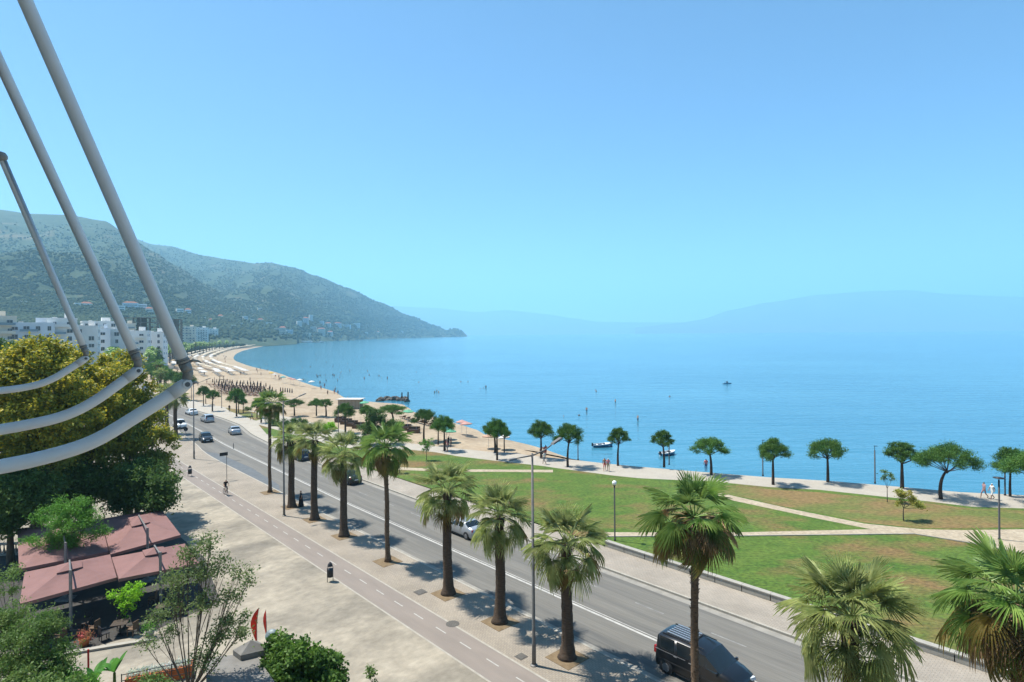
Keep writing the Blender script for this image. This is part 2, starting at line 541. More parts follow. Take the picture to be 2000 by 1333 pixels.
struct('promenade', MB().poly(pr + [ST(215, 47)] + k[::-1] + [ST(91, 39.1), ST(110, 39.4)], -.004), m_prom)
lawn_pts = pxpoly(prom_low, 0) + [ST(-16, 72), ST(-16, 39.3), ST(31.4, 39.3), ST(92, 39.1), ST(110, 39.4)]
struct('lawn', MB().poly(lawn_pts, .03), m_lawn)
dry = [(1395, 947), (1500, 956), (1600, 962), (1725, 975), (1812, 984), (1900, 994), (2000, 998), (2200, 1022), (2200, 1055), (2000, 1031), (1900, 1031), (1800, 1032), (1756, 1028), (1688, 1021), (1600, 1002), (1552, 994), (1450, 971), (1400, 962)]
struct('dry_lawn', MB().poly(pxpoly(dry, .036), .036), m_lawn_dry)
pb = [(1395, 960), (1450, 973), (1552, 996), (1688, 1023), (1756, 1030), (1800, 1034), (1880, 1036), (2000, 1034), (2200, 1046), (2200, 1135), (2000, 1080), (1900, 1060), (1786, 1042), (1450, 1045.5), (1190, 1047), (1180, 1040), (1450, 1040), (1701, 1034), (1660, 1026), (1586, 1011), (1450, 982), (1395, 970)]
struct('path', MB().poly(pxpoly(pb, .042), .042), m_path)
pc = [(715, 909), (800, 914), (900, 917), (980, 917.5), (1080, 918), (1080, 923), (980, 922), (900, 922), (800, 919), (722, 915)]
struct('path', MB().poly(pxpoly(pc, .042), .042), m_path)
ed = MB()                                        # dark kerb at the lower side of the path
A = [G(x, y, .1) for x, y in ((1185, 1048), (1450, 1046.5), (1786, 1042.5), (1900, 1061), (2000, 1081))]
B = [Vector((p.x, p.y, 0)) for p in A]
C2 = [p + Vector((0, .12, 0)) for p in A]
struct('path_edging', ed.strip(B, A).strip(A, C2), m_kerb)

# ---- manholes, tree pits
for i, (x, y, w, lab) in enumerate(((821, 1157, .75, 'square iron cover in the pavement beside a palm pit'), (1018, 1283, .55, 'square iron cover beside the nearest tall street lamp'))):
    p = G(x, y)
    o = MB().box((0, 0, .008), (w, w, .016)).box((0, 0, .02), (w * .8, w * .8, .012)).build('manhole_cover', m_iron, loc=p, rot=(0, 0, RROT))
    prop(o, lab, 'manhole cover', 'covers in the left pavement')
p = G(884, 1219)
prop(MB().lathe([(0.001, .02), (.34, .02), (.42, .012), (.42, 0)], 20).build('manhole_cover', m_iron, loc=p), 'round iron cover at the edge of the cycle path', 'manhole cover', 'covers in the left pavement')

# ---- the low wall by the lawn, block by block
wall = empty('low_wall', ST(12, 39.3), RROT, 'low pale concrete wall between the right pavement and the lawn', 'wall')
wme = MB().box((0, 0, .2), (1.94, .34, .42)).box((0, 0, .445), (1.98, .42, .07)).mesh('wall_block', m_wallc)
s = 31.5 - 1
while s > -12:
    link('wall_block', wme, wall, loc=(s - 12, 0, 0)); s -= 2.0

# ------------------------------------------------------------------ hills
m_hill = mat('hill_scrub', (.022, .043, .020), (.045, .066, .030), scale=.02, rough=1, bump=6, bscale=.05, detail=10,
             c3=(.115, .10, .06), scale3=.007, th3=(.58, .70), contrast=(.36, .66))
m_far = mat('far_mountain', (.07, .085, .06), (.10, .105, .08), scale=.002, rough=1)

def heightfield(name, cols, rows, rough, back=1.35, m=None, power=1.2, seed=0.0):
    step = 4
    P = []
    pxs = list(range(int(cols[0][0]), int(cols[-1][0]) + 1, step))
    for px in pxs:
        for a, b in zip(cols, cols[1:]):
            if a[0] <= px <= b[0]:
                t = (px - a[0]) / (b[0] - a[0])
                t = t * t * (3 - 2 * t) * .5 + t * .5
                df, dr, py = (a[i] + (b[i] - a[i]) * t for i in (1, 2, 3))
                break
        r = ray(px, py)
        zr = EYE + r.z * dr
        for j in range(rows + 4):
            t = j / (rows - 1)
            if t <= 1:
                d = df + (dr - df) * t
                z = zr * (t ** power) - .5 * (1 - t)
                q = Vector((r.x * d, d, seed))
                g = mnoise.fractal(q * .0016, 1.0, 2.1, 5) * 1.0 + mnoise.fractal(q * .008, 1.0, 2.1, 4) * .25
                z += g * rough * zr * min(1, 4 * t * (1 - t)) * min(1, t * 3)
            else:
                k2 = (j - rows + 1) / 4
                d = dr * (1 + (back - 1) * k2)
                z = zr * (1 - .75 * k2)
            P.append((r.x * d, d, z))
    nr = rows + 4
    F4 = [(i * nr + j, (i + 1) * nr + j, (i + 1) * nr + j + 1, i * nr + j + 1) for i in range(len(pxs) - 1) for j in range(nr - 1)]
    me = np_mesh(name, P, F4, m, True)
    o = link(name, me)
    o['kind'] = 'structure'
    return o, BVHTree.FromPolygons(P, F4)
front_cols = [(-700, 900, 2400, 520), (-300, 700, 2500, 440), (-100, 620, 2500, 415), (0, 600, 2500, 410), (60, 600, 2450, 418), (130, 620, 2400, 420), (205, 650, 2300, 432), (255, 700, 2200, 464), (300, 760, 2150, 492),
              (345, 820, 2100, 520), (400, 900, 2000, 556), (450, 950, 1900, 582), (520, 1060, 1750, 618), (580, 1250, 1600, 650)]
back_cols = [(60, 2300, 4300, 462), (200, 2200, 4200, 452), (255, 2000, 4100, 464), (300, 1800, 4000, 478), (330, 1700, 3900, 481), (400, 1500, 3700, 500), (450, 1350, 3600, 508), (500, 1250, 3500, 515), (525, 1230, 3450, 513),
             (570, 1400, 3450, 522), (620, 1700, 3500, 540), (680, 2020, 3600, 563), (740, 2700, 3900, 590), (800, 3250, 4200, 617), (850, 3700, 4350, 637), (872, 3950, 4350, 645), (888, 4050, 4360, 642), (902, 4150, 4380, 646), (912, 4300, 4390, 655)]
h1, bvh1 = heightfield('hill', front_cols, 60, .13, m=m_hill, seed=3.0)
h2, bvh2 = heightfield('hill', back_cols, 60, .11, m=m_hill, seed=11.0, power=1.1)
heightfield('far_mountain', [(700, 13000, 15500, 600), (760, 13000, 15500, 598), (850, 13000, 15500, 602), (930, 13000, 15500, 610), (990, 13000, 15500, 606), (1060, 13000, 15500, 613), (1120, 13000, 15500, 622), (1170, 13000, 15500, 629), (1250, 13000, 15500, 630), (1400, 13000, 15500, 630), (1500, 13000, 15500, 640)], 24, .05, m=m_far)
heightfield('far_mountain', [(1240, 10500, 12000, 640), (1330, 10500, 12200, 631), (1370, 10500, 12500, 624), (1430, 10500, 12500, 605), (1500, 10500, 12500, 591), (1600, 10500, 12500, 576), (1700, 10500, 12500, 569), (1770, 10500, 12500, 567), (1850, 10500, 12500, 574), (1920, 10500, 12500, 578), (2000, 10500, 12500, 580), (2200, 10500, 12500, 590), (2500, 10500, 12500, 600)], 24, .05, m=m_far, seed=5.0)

def on_hill(px, py):
    r = ray(px, py)
    best = None
    for b in (bvh1, bvh2):
        hit = b.ray_cast(Vector((0, 0, EYE)), r.normalized())
        if hit[0] is not None and (best is None or hit[3] < best[1]): best = (hit[0], hit[3])
    return best[0] if best else None

# scrub and trees on the slopes: far-off wood, one mass
def blob_mass(name, pts, m, label, cat):
    ico = bmesh.new(); bmesh.ops.create_icosphere(ico, subdivisions=1, radius=1.0)
    bv = np.array([v.co[:] for v in ico.verts]); bf = np.array([[v.index for v in f.verts] for f in ico.faces]); ico.free()
    rs = np.random.RandomState(5)
    V, F3 = [], []
    for i, (p, r) in enumerate(pts):
        w = bv * (1 + rs.uniform(-.28, .28, (len(bv), 1))) * np.array([r, r, r * rs.uniform(.7, 1.1)])
        V.append(w + np.array([p[0], p[1], p[2] + r * .45])); F3.append(bf + i * len(bv))
    o = link(name, np_mesh(name, np.concatenate(V), np.concatenate(F3), m))
    return prop(o, label, cat, kind='stuff')
m_scrub = mat('scrub_leaves', (.020, .040, .018), (.042, .065, .028), scale=.03, rough=1, bump=1.0, bscale=.6, detail=8)
pts = []
R2 = random.Random(3)
while len(pts) < 24000:
    px = R2.uniform(-60, 905); py = R2.triangular(430, 668, 640)
    if mnoise.noise(Vector((px * .03, py * .07, 2.0))) < -.32 and py < 590: continue
    q = on_hill(px, py)
    if q is None: continue
    pts.append((q, R2.uniform(1.0, 2.7) * (1 + q.y / 2600) * (1.35 if py > 620 else .85)))
blob_mass('hillside_scrub', pts, m_scrub, 'dark green scrub and trees covering the hillsides', 'scrub')

# ------------------------------------------------------------------ haze: the air over the bay
hz = bpy.data.materials.new('haze_air'); hz.use_nodes = True
nt = hz.node_tree; nt.nodes.clear()
pv = nt.nodes.new('ShaderNodeVolumePrincipled')
pv.inputs['Color'].default_value = (.40, .76, 1.0, 1)
pv.inputs['Density'].default_value = 1.5e-4
pv.inputs['Anisotropy'].default_value = .2
mo = nt.nodes.new('ShaderNodeOutputMaterial')
nt.links.new(pv.outputs[0], mo.inputs['Volume'])
hb = MB().box((0, 9000, 1250 / 2 - 7.5), (34000, 22000, 1250)).build('haze', hz)
hb['kind'] = 'stuff'; hb['label'] = 'pale blue summer haze over the bay'; hb['category'] = 'haze'
# ================================================================== VEGETATION
m_frond = mat('palm_frond', (.20, .265, .07), (.48, .51, .21), scale=2.2, rough=.5, spec=.5, trans=.38, objrand=.28, contrast=(.35, .65))
m_frond_tall = mat('palm_frond_bright', (.13, .25, .05), (.30, .41, .11), scale=2.2, rough=.45, spec=.5, trans=.38, objrand=.3)
m_frond_dead = mat('dead_frond', (.26, .17, .085), (.38, .27, .15), scale=2.5, rough=.9, trans=.15, objrand=.3)
m_frond_yel = mat('yellowing_frond', (.22, .20, .045), (.33, .24, .08), scale=2.5, rough=.7, trans=.2, objrand=.25)
m_bark_palm = mat('palm_bark', (.115, .080, .055), (.055, .038, .027), scale=3.0, rough=1, bump=.05, bscale=6, stretch=(1, 1, 6))
m_bark_thin = mat('shaggy_palm_bark', (.20, .135, .085), (.07, .048, .032), scale=6.0, rough=1, bump=.05, bscale=9, stretch=(1, 1, 3))
m_bark = mat('tree_bark', (.12, .095, .07), (.06, .048, .037), scale=4, rough=1, bump=.02, bscale=14, stretch=(1, 1, .3))
m_bark_pine = mat('pine_bark', (.085, .06, .045), (.045, .033, .027), scale=5, rough=1, bump=.03, bscale=10, stretch=(1, 1, .4))

def frond_mesh(seed, droop, fan_droop, pet=1.12, fan=1.04, nseg=34, spread=118, curl=0.0):
    """one fan-palm leaf: a stalk and a pleated fan of pointed segments with hanging tips"""
    rs = random.Random(seed)
    mb = MB()
    npet = 6
    P = [Vector((pet * i / npet, 0, -droop * (i / npet) ** 2 * pet)) for i in range(npet + 1)]
    mb.tube(P, [.028 - .014 * i / npet for i in range(npet + 1)], 4, cap=False)
    hub = P[-1]
    base_dir = (P[-1] - P[-2]).normalized()
    pitch = math.atan2(base_dir.z, base_dir.x) - fan_droop * .35
    up = Vector((-math.sin(pitch), 0, math.cos(pitch)))
    fw = Vector((math.cos(pitch), 0, math.sin(pitch)))
    sd = Vector((0, 1, 0))
    da = math.radians(2 * spread / nseg)
    for i in range(nseg):
        a = math.radians(-spread + 2 * spread * (i + .5) / nseg) + rs.uniform(-.03, .03)
        ln = fan * (1 - .22 * abs(a) / math.radians(spread)) * rs.uniform(.8, 1.12)
        sag = fan_droop * rs.uniform(.6, 1.55)
        rows = []
        for k, (r, w) in enumerate(((.06, .5), (.34, .5), (.6, .34), (.84, .2), (1.0, .02))):
            rr = r * ln
            hw = math.tan(da * w) * (rr if r < .5 else .34 * ln + (rr - .34 * ln) * .22)
            d = fw * math.cos(a) + sd * math.sin(a)
            perp = -fw * math.sin(a) + sd * math.cos(a)
            c = hub + d * rr * (1 - .20 * sag * r * r) - Vector((0, 0, 1)) * sag * .55 * ln * max(0, r - .22) ** 2 * 1.6 + up * (.10 * (1 - abs(a)) * r + curl * r * r)
            rows.append((c + perp * hw + up * .02 * (r < .9), c - up * .022 * (r < .9), c - perp * hw + up * .02 * (r < .9)))
        vs = [q for row in rows for q in row]
        mb.add(vs, [(3 * k + j, 3 * k + j + 1, 3 * k + j + 4, 3 * k + j + 3) for k in range(4) for j in range(2)])
    return mb
FRONDS = {}
for key, args in dict(up=(.05, .18), mid=(.18, .55), low=(.28, .8), hang=(.5, 1.25)).items():
    for v in range(2):
        FRONDS[key, v] = frond_mesh(hash_seed := (len(FRONDS) * 13 + 5), *args)
FR_MESH = {}
def frond(key, v, m):
    k = (key, v, m.name)
    if k not in FR_MESH: FR_MESH[k] = FRONDS[key, v].mesh('frond', m)
    return FR_MESH[k]

def palm(base, h, thick, label, scale=1.0, nf=46, dead=0, yellow=0, seed=0, green=None, group='fan palms along the road', lean=0.0, parts=True, hang=.5):
    rs = random.Random(seed)
    t = empty('fan_palm', base, rs.uniform(0, 6), label, 'palm tree', group)
    tr = MB()
    n = 26
    r0, r1 = (.335, .28) if thick else (.185, .16)
    pts, rad = [], []
    for i in range(n + 1):
        k = i / n
        z = h * k
        flare = (.24 if thick else .13) * math.exp(-z / (.45 if thick else .35))
        pts.append(Vector((lean * h * k * k + .03 * math.sin(z * 1.3 + seed), .03 * math.cos(z + seed), z - .05)))
        rad.append((r0 + (r1 - r0) * k + flare) * (1 + .035 * math.sin(i * 2.6 + seed) + rs.uniform(-.02, .02)) * (1.12 if thick and k > .93 else 1))
    tr.tube(pts, rad, 14)
    tr.build('trunk', m_bark_palm if thick else m_bark_thin, t, True)
    if not thick or True:                                   # old leaf bases standing off the trunk
        st = MB()
        cnt = 170 if not thick else 90
        for i in range(cnt):
            k = rs.random() ** (.8 if not thick else .35)
            a = rs.uniform(0, 6.28); z = h * k
            if thick and k < .8: continue
            c = pts[min(n, int(k * n))]; rr = rad[min(n, int(k * n))]
            d = Vector((math.cos(a), math.sin(a), 0)); e = Vector((-math.sin(a), math.cos(a), 0))
            p = Vector((c.x, c.y, z)) + d * rr * .92
            L = rs.uniform(.06, .13) if not thick else rs.uniform(.1, .24)
            tip = p + d * L * .8 + Vector((0, 0, L * rs.uniform(.2, 1.0)))
            st.add([p + e * .045, p - e * .045, tip - e * .02, tip + e * .02], [(0, 1, 2, 3)])
            st.add([p + e * .045 - Vector((0, 0, .05)), p - e * .045 - Vector((0, 0, .05)), tip - e * .02, tip + e * .02], [(3, 2, 1, 0)])
        if st.v: st.build('leaf_bases', m_bark_thin, t)['kind'] = 'stuff'
    top = pts[-1] + Vector((0, 0, .05))
    g = green or (m_frond if thick else m_frond_tall)
    total = nf + dead + yellow
    for i in range(total):
        if i < nf:
            k = i / max(1, nf - 1)                     # 0 newest .. 1 oldest
            elev = math.radians(82 - 104 * k ** .9 + rs.uniform(-14, 14))
            key = 'up' if k < .22 else 'mid' if k < .6 else 'low' if k < 1 - hang * .14 else 'hang'
            m = g; nm = 'frond'
        else:
            elev = math.radians(rs.uniform(-58, 12 if i < nf + yellow else 28))
            key = 'low' if rs.random() < .5 else 'hang'
            m = m_frond_yel if i < nf + yellow else m_frond_dead
            nm = 'yellow_frond' if i < nf + yellow else 'dead_frond'
        az = i * 2.39996 + rs.uniform(-.25, .25)
        sc = scale * rs.uniform(.88, 1.1) * (.82 if i < 4 else 1.0) * (.9 if nm == 'dead_frond' else 1)
        o = link(nm, frond(key, rs.randrange(2), m), t,
                 loc=top + Vector((math.cos(az) * .12, math.sin(az) * .12, (.18 if thick else .12) * (.5 - i / total) * 2)),
                 rot=(rs.uniform(-.25, .25), -elev, az), scale=sc)
    return t

palm_specs = [  # base px, row of trunk top, thick, scale, fronds, dead, yellow, label
    ((527, 962), 790, False, .92, 34, 6, 4, 'tall slim palm, farthest of the roadside row, left of a street lamp'),
    ((570, 990), 860, True, .98, 34, 2, 3, 'stout palm just right of the second street lamp'),
    ((614, 1015), 860, True, 1.06, 30, 0, 4, 'stout palm right of the person dressed in black'),
    ((672, 1047), 888, True, 1.05, 38, 0, 3, 'stout palm partly hiding the black saloon car'),
    ((757, 1097), 872, False, 1.05, 36, 8, 8, 'tall slim palm with browned lower leaves, between stout palms'),
    ((875, 1160), 958, True, 1.10, 34, 1, 3, 'stout palm rising left of the silver car'),
    ((977, 1215), 1008, True, 1.02, 40, 0, 2, 'stout palm whose crown covers the back of the silver car'),
    ((1108, 1285), 1062, True, 1.14, 36, 2, 4, 'stout palm right of the nearest street lamp'),
]
for i, (b, ty, th, sc, nf, dd, yy, lab) in enumerate(palm_specs):
    p = G(*b)
    palm(p, HGT(b[0], b[1], ty), th, lab, sc, nf, dd, yy, seed=i + 1, lean=(.012, -.02, .018, -.008, .01, .022, -.015, .008)[i], hang=(.5, .9, .2, .6, 1, .4, .8, .5)[i])
palm(ST(14.3, 24.2), 9.5, False, 'tall slim palm with a brown skirt standing beside the black van', 1.1, 28, 26, 9, seed=21, hang=1.0)
palm(ST(7.8, 24.2), 7.25, True, 'big stout palm at the lower right, its crown over the right pavement', 1.16, 48, 0, 2, seed=22)
palm(ST(3.0, 24.1), 9.4, False, 'yellowing palm with dry fruit stalks cut by the right edge', 1.1, 34, 14, 16, seed=25, hang=1.0)
palm(G(343, 856), HGT(343, 856, 776), True, 'stout palm by the far left kerb, right one of a pair', 1.0, 42, 0, 2, seed=31)
palm(G(326, 847), HGT(326, 847, 768), True, 'stout palm by the far left kerb, left one of a pair', 1.0, 42, 0, 2, seed=32)
# tree pits of soil in the pavement
for (b, ty, th, sc, nf, dd, yy, lab) in palm_specs:
    p = G(*b)
    pit = MB().box((0, 0, .006), (1.75, 1.75, .02)).build('tree_pit', m_soil, loc=p, rot=(0, 0, RROT))
    pit['kind'] = 'structure'
for s in (14.3, 7.8, 3.0):
    MB().box((0, 0, .006), (1.75, 1.75, .02)).build('tree_pit', m_soil, loc=ST(s, 24.2), rot=(0, 0, RROT))['kind'] = 'structure'

# ---- leaf clouds
def leaf_quads(centers, size, rs, aspect=.45, up=0.0):
    """centers (n,3); one small bent-free quad per centre, random orientation"""
    n = len(centers)
    d = rs.normal(size=(n, 3)); d[:, 2] += up; d /= np.linalg.norm(d, axis=1)[:, None]
    a = rs.normal(size=(n, 3)); a -= (a * d).sum(1)[:, None] * d; a /= np.linalg.norm(a, axis=1)[:, None]
    b = np.cross(d, a)
    s = size * rs.uniform(.65, 1.3, (n, 1))
    v = np.stack([centers - a * s, centers - b * s * aspect, centers + a * s, centers + b * s * aspect], 1).reshape(-1, 3)
    f = np.arange(4 * n).reshape(-1, 4)
    return v, f

def crown_points(clumps, nsub, nleaf, rs, sub=.34, shell=.62, flat=.75):
    out = []
    tips = []
    for (c, r) in clumps:
        c = np.array(c); r = np.array(r)
        k = max(3, int(nsub * (r.prod() ** (2 / 3))))
        d = rs.normal(size=(k, 3)); d /= np.linalg.norm(d, axis=1)[:, None]
        rad = rs.uniform(shell, 1.0, (k, 1))
        sc = c + d * r * rad
        tips += [tuple(q) for q in sc]
        sr = sub * rs.uniform(.6, 1.35, k)
        for q, w in zip(sc, sr):
            m = int(nleaf * (w / sub) ** 2)
            p = rs.normal(size=(m, 3)) * np.array([w, w, w * flat]) * .62
            out.append(q + p)
    return np.concatenate(out), tips

def tree(name, label, cat, base, fork, clumps, leaf_m, nsub=16, nleaf=90, leaf=.12, sub=.5, trunk_r=.2, seed=0, bark=None, group=None, extra=None, aspect=.45, twigs=.35, stems=1, shell=.6):
    """clumps: [(centre, radii)] in metres from the base; fork: where the limbs leave the trunk"""
    rs = np.random.RandomState(seed); rr = random.Random(seed)
    t = empty(name, base, 0, label, cat, group)
    P, tips = crown_points(clumps, nsub, nleaf, rs, sub, shell)
    v, f = leaf_quads(P, leaf, rs, aspect, .5)
    link('crown', np_mesh('crown', v, f, leaf_m), t)
    tb = MB()
    fk = Vector(fork)
    if stems == 1:
        tb.tube(bez(Vector((0, 0, -.05)), Vector((fk.x * .2 + rr.uniform(-.1, .1), fk.y * .2, fk.z * .5)), fk, 7), [trunk_r * (1.25 - .55 * i / 7) for i in range(8)], 9)
    lb = MB()
    for i, (c, r) in enumerate(clumps):
        c = Vector(c)
        st = fk if stems == 1 else Vector((rr.uniform(-.25, .25), rr.uniform(-.25, .25), 0))
        mid = st.lerp(c, .5) + Vector((0, 0, -.12 * (c - st).length if stems == 1 else .1))
        L = bez(st, mid, c, 6)
        lb.tube(L, [max(.012, trunk_r * (.5 if stems == 1 else .45) * (1 - .8 * k / 6)) for k in range(7)], 6)
        near = [q for q in tips if (Vector(q) - c).length < max(r) * 1.25]
        rr.shuffle(near)
        for q in near[:int(len(near) * twigs)]:
            s = L[rr.randint(3, 6)]
            q = Vector(q)
            lb.tube(bez(s, s.lerp(q, .5) + Vector((0, 0, .08 * (q - s).length)), q, 3), [.03 * trunk_r / .2, .02 * trunk_r / .2, .012, .006], 4, cap=False)
    b = bark or m_bark
    if tb.v: tb.build('trunk', b, t, True)
    lb.build('limbs', b, t, True)
    if extra:
        nm, em, frac, zmin = extra
        sel = P[(P[:, 2] > zmin)]
        sel = sel[rs.random_sample(len(sel)) < frac * np.clip((sel[:, 2] - zmin) / 5.5, 0, 1)]
        if len(sel):
            v, f = leaf_quads(sel + rs.normal(size=sel.shape) * .06 + np.array([0, 0, .09]), leaf * .9, rs, .6, .8)
            link(nm, np_mesh(nm, v, f, em), t)
    return t

def lm(name, c1, c2, sc=.9, tr=.42, k=1.65):
    c1 = tuple(min(.6, q * k) for q in c1); c2 = tuple(min(.6, q * k) for q in c2)
    return mat(name, c1, c2, scale=sc, rough=.6, spec=.35, trans=tr, detail=3, contrast=(.35, .65))
m_leaf_olive = lm('olive_leaves', (.10, .125, .02), (.175, .19, .03))
m_leaf_yellow = lm('yellow_blossom', (.33, .26, .018), (.24, .215, .02), 1.4)
m_leaf_dark = lm('dark_leaves', (.030, .070, .016), (.070, .115, .024))
m_leaf_green = lm('fresh_leaves', (.050, .135, .016), (.085, .19, .025))
m_leaf_mid = lm('mid_leaves', (.05, .10, .02), (.10, .145, .035))
m_leaf_lime = lm('lime_leaves', (.13, .28, .012), (.18, .34, .02))
m_leaf_grey = lm('grey_green_leaves', (.065, .10, .03), (.11, .145, .05))
m_leaf_gloss = lm('glossy_leaves', (.025, .065, .012), (.085, .15, .02), 1.8)
m_leaf_pine = mat('pine_needles', (.045, .13, .022), (.10, .19, .03), scale=1.1, rough=.7, trans=.25, objrand=.22, contrast=(.35, .65))
m_leaf_autumn = lm('yellowed_leaves', (.16, .19, .03), (.28, .23, .05))

def rel(pts, base):
    return [((c[0] - base.x, c[1] - base.y, c[2]), r) for c, r in pts]
def CL(px, py, d, r, rz=None):
    p = AT(px, py, d)
    return ((p.x, p.y, p.z), (r, r, rz or r * .8))
# three big yellow-topped trees at the left
def bigtree(label, bpx, bd, cl, seed):
    b = AT(bpx, 1000, bd); b.z = 0
    c = rel(cl, b)
    fk = (0, 0, 5.0)
    return tree('tipu_tree', label, 'tree', b, fk, c, m_leaf_olive, nsub=8.5, nleaf=110, leaf=.16, sub=.56, trunk_r=.38, seed=seed,
                extra=('blossom', m_leaf_yellow, .6, 6.5), group='yellow-topped trees beside the cafe', shell=.66)
bigtree('large tree with yellow-topped crown at the far left edge', 70, 50, [CL(60, 720, 50, 2.6), CL(10, 760, 49, 2.6), CL(110, 755, 50, 2.5), CL(-40, 800, 50, 2.8), CL(60, 820, 49, 2.8), CL(130, 830, 50, 2.3), CL(0, 870, 49, 2.4), CL(80, 900, 49, 2.3), CL(85, 690, 50.5, 1.5)], 41)
bigtree('large tree with yellow-topped crown between the two upper white arms', 170, 55, [CL(150, 735, 55, 2.2), CL(135, 705, 55, 1.5), CL(185, 790, 54, 2.6), CL(130, 830, 56, 2.4), CL(225, 850, 55, 2.3), CL(170, 890, 54, 2.5), CL(215, 745, 56, 1.8), CL(120, 930, 55, 2.3)], 42)
bigtree('large tree with yellow-topped crown reaching out over the plaza', 250, 58, [CL(232, 715, 60, 1.9), CL(245, 760, 60, 2.3), CL(262, 830, 58, 2.5), CL(300, 870, 57, 2.0), CL(270, 910, 57, 2.3), CL(306, 935, 56, 1.7), CL(225, 945, 57, 2.2), CL(255, 800, 60, 2.0), CL(318, 905, 57, 1.2)], 43)
# shaded trees behind the cafe
def shade(label, bpx, d, cl, seed, m, leaf=.15):
    b = AT(bpx, 1000, d); b.z = 0
    return tree('shade_tree', label, 'tree', b, (0, 0, 2.6), rel(cl, b), m, nsub=15, nleaf=110, leaf=leaf, sub=.6, trunk_r=.26, seed=seed, group='dark trees behind the cafe', shell=.45)
shade('dark leafy tree behind the parasols at the left edge', 20, 47, [CL(20, 950, 47, 2.2), CL(-30, 990, 47, 2.0), CL(60, 960, 47, 1.9), CL(40, 1000, 47, 1.6), CL(0, 1030, 46, 1.2)], 51, m_leaf_dark)
shade('dark leafy tree behind the parasols, in the middle', 130, 52, [CL(110, 950, 52, 2.0), CL(160, 945, 52, 2.2), CL(140, 975, 52, 1.7)], 52, m_leaf_dark)
shade('dark leafy tree at the plaza corner of the cafe', 268, 53, [CL(240, 960, 53, 2.0), CL(290, 965, 53, 1.9), CL(310, 975, 52, 1.3), CL(265, 930, 53, 2.0), CL(322, 945, 52, 1.0)], 53, m_leaf_dark)
shade('dull green tree standing beyond the left trees before white flats', -10, 75, [CL(5, 690, 75, 2.2), CL(-25, 720, 75, 3.0), CL(10, 730, 75, 2.5), CL(-20, 770, 75, 3)], 54, m_leaf_dark)
# bright acacia growing among the parasols
b = G(148, 1145)
D = b.y
tree('acacia_tree', 'bright green feathery tree growing up between the maroon parasols', 'tree', b, (0, 0, 3.2),
     rel([CL(140, 985, D, 1.0, .55), CL(95, 1005, D, 1.1, .5), CL(175, 1010, D, 1.0, .5), CL(140, 1020, D - .6, 1.3, .6), CL(75, 1055, D - .3, .9, .35), CL(195, 1040, D, .8, .4), CL(120, 1045, D + .4, 1.1, .5), CL(160, 1050, D, .9, .4), CL(100, 1080, D - .5, .7, .3)], b),
     m_leaf_green, nsub=26, nleaf=120, leaf=.085, sub=.32, trunk_r=.09, seed=61, aspect=.3)
# tree in the lower left corner
b = Vector((AT(40, 1300, 27).x, 27, 0))
tree('acacia_tree', 'broad feathery green tree filling the lower left corner', 'tree', b, (0, 0, 2.4),
     rel([CL(20, 1200, 28, .9, .5), CL(70, 1230, 27, 1.1, .6), CL(115, 1215, 27.5, .7, .35), CL(40, 1270, 26.5, 1.2, .6), CL(100, 1265, 27, .9, .45), CL(10, 1310, 26, 1.2, .6), CL(80, 1315, 26.5, 1.1, .5), CL(130, 1290, 27, .6, .3), CL(-30, 1240, 27, 1.3, .6), CL(5, 1150, 29, .6, .4), CL(20, 1120, 29.5, .5, .3)], b),
     m_leaf_mid, nsub=28, nleaf=130, leaf=.075, sub=.30, trunk_r=.10, seed=62, aspect=.32)
# lime sapling by the front parasol
b = G(245, 1225); D = b.y
tree('sapling', 'small lime green sapling in front of the maroon parasols', 'tree', b, (0, 0, 1.2), rel([CL(258, 1145, D, .45, .35), CL(230, 1165, D, .5, .35), CL(250, 1180, D, .5, .4), CL(265, 1160, D, .4, .3), CL(240, 1205, D, .3, .3)], b), m_leaf_lime, nsub=40, nleaf=60, leaf=.075, sub=.2, trunk_r=.035, seed=63)
# sparse many-stemmed tree
b = AT(370, 1340, 26.5); b.z = 0.0
D = 26.5
sparse = [CL(410, 1060, D, .5, .5), CL(365, 1085, D, .55, .5), CL(345, 1130, D, .7, .6), CL(395, 1120, D, .7, .6), CL(430, 1100, D - .4, .5, .4), CL(470, 1120, D, .55, .35), CL(450, 1160, D, .6, .4), CL(485, 1135, D + .3, .35, .25), CL(340, 1180, D, .6, .5), CL(395, 1180, D - .6, .7, .6),
          CL(440, 1210, D, .65, .4), CL(475, 1210, D, .4, .3), CL(300, 1200, D, .5, .35), CL(320, 1240, D, .6, .4), CL(420, 1250, D, .7, .4), CL(465, 1240, D + .5, .5, .3), CL(280, 1255, D, .45, .25), CL(400, 1290, D, .6, .4)]
tree('ash_tree', 'thin airy tree with many bare stems before the maroon parasols', 'tree', b, (0, 0, 1.9), rel(sparse, b), m_leaf_grey, nsub=40, nleaf=42, leaf=.07, sub=.30, trunk_r=.08, seed=64, twigs=.8, shell=.3)
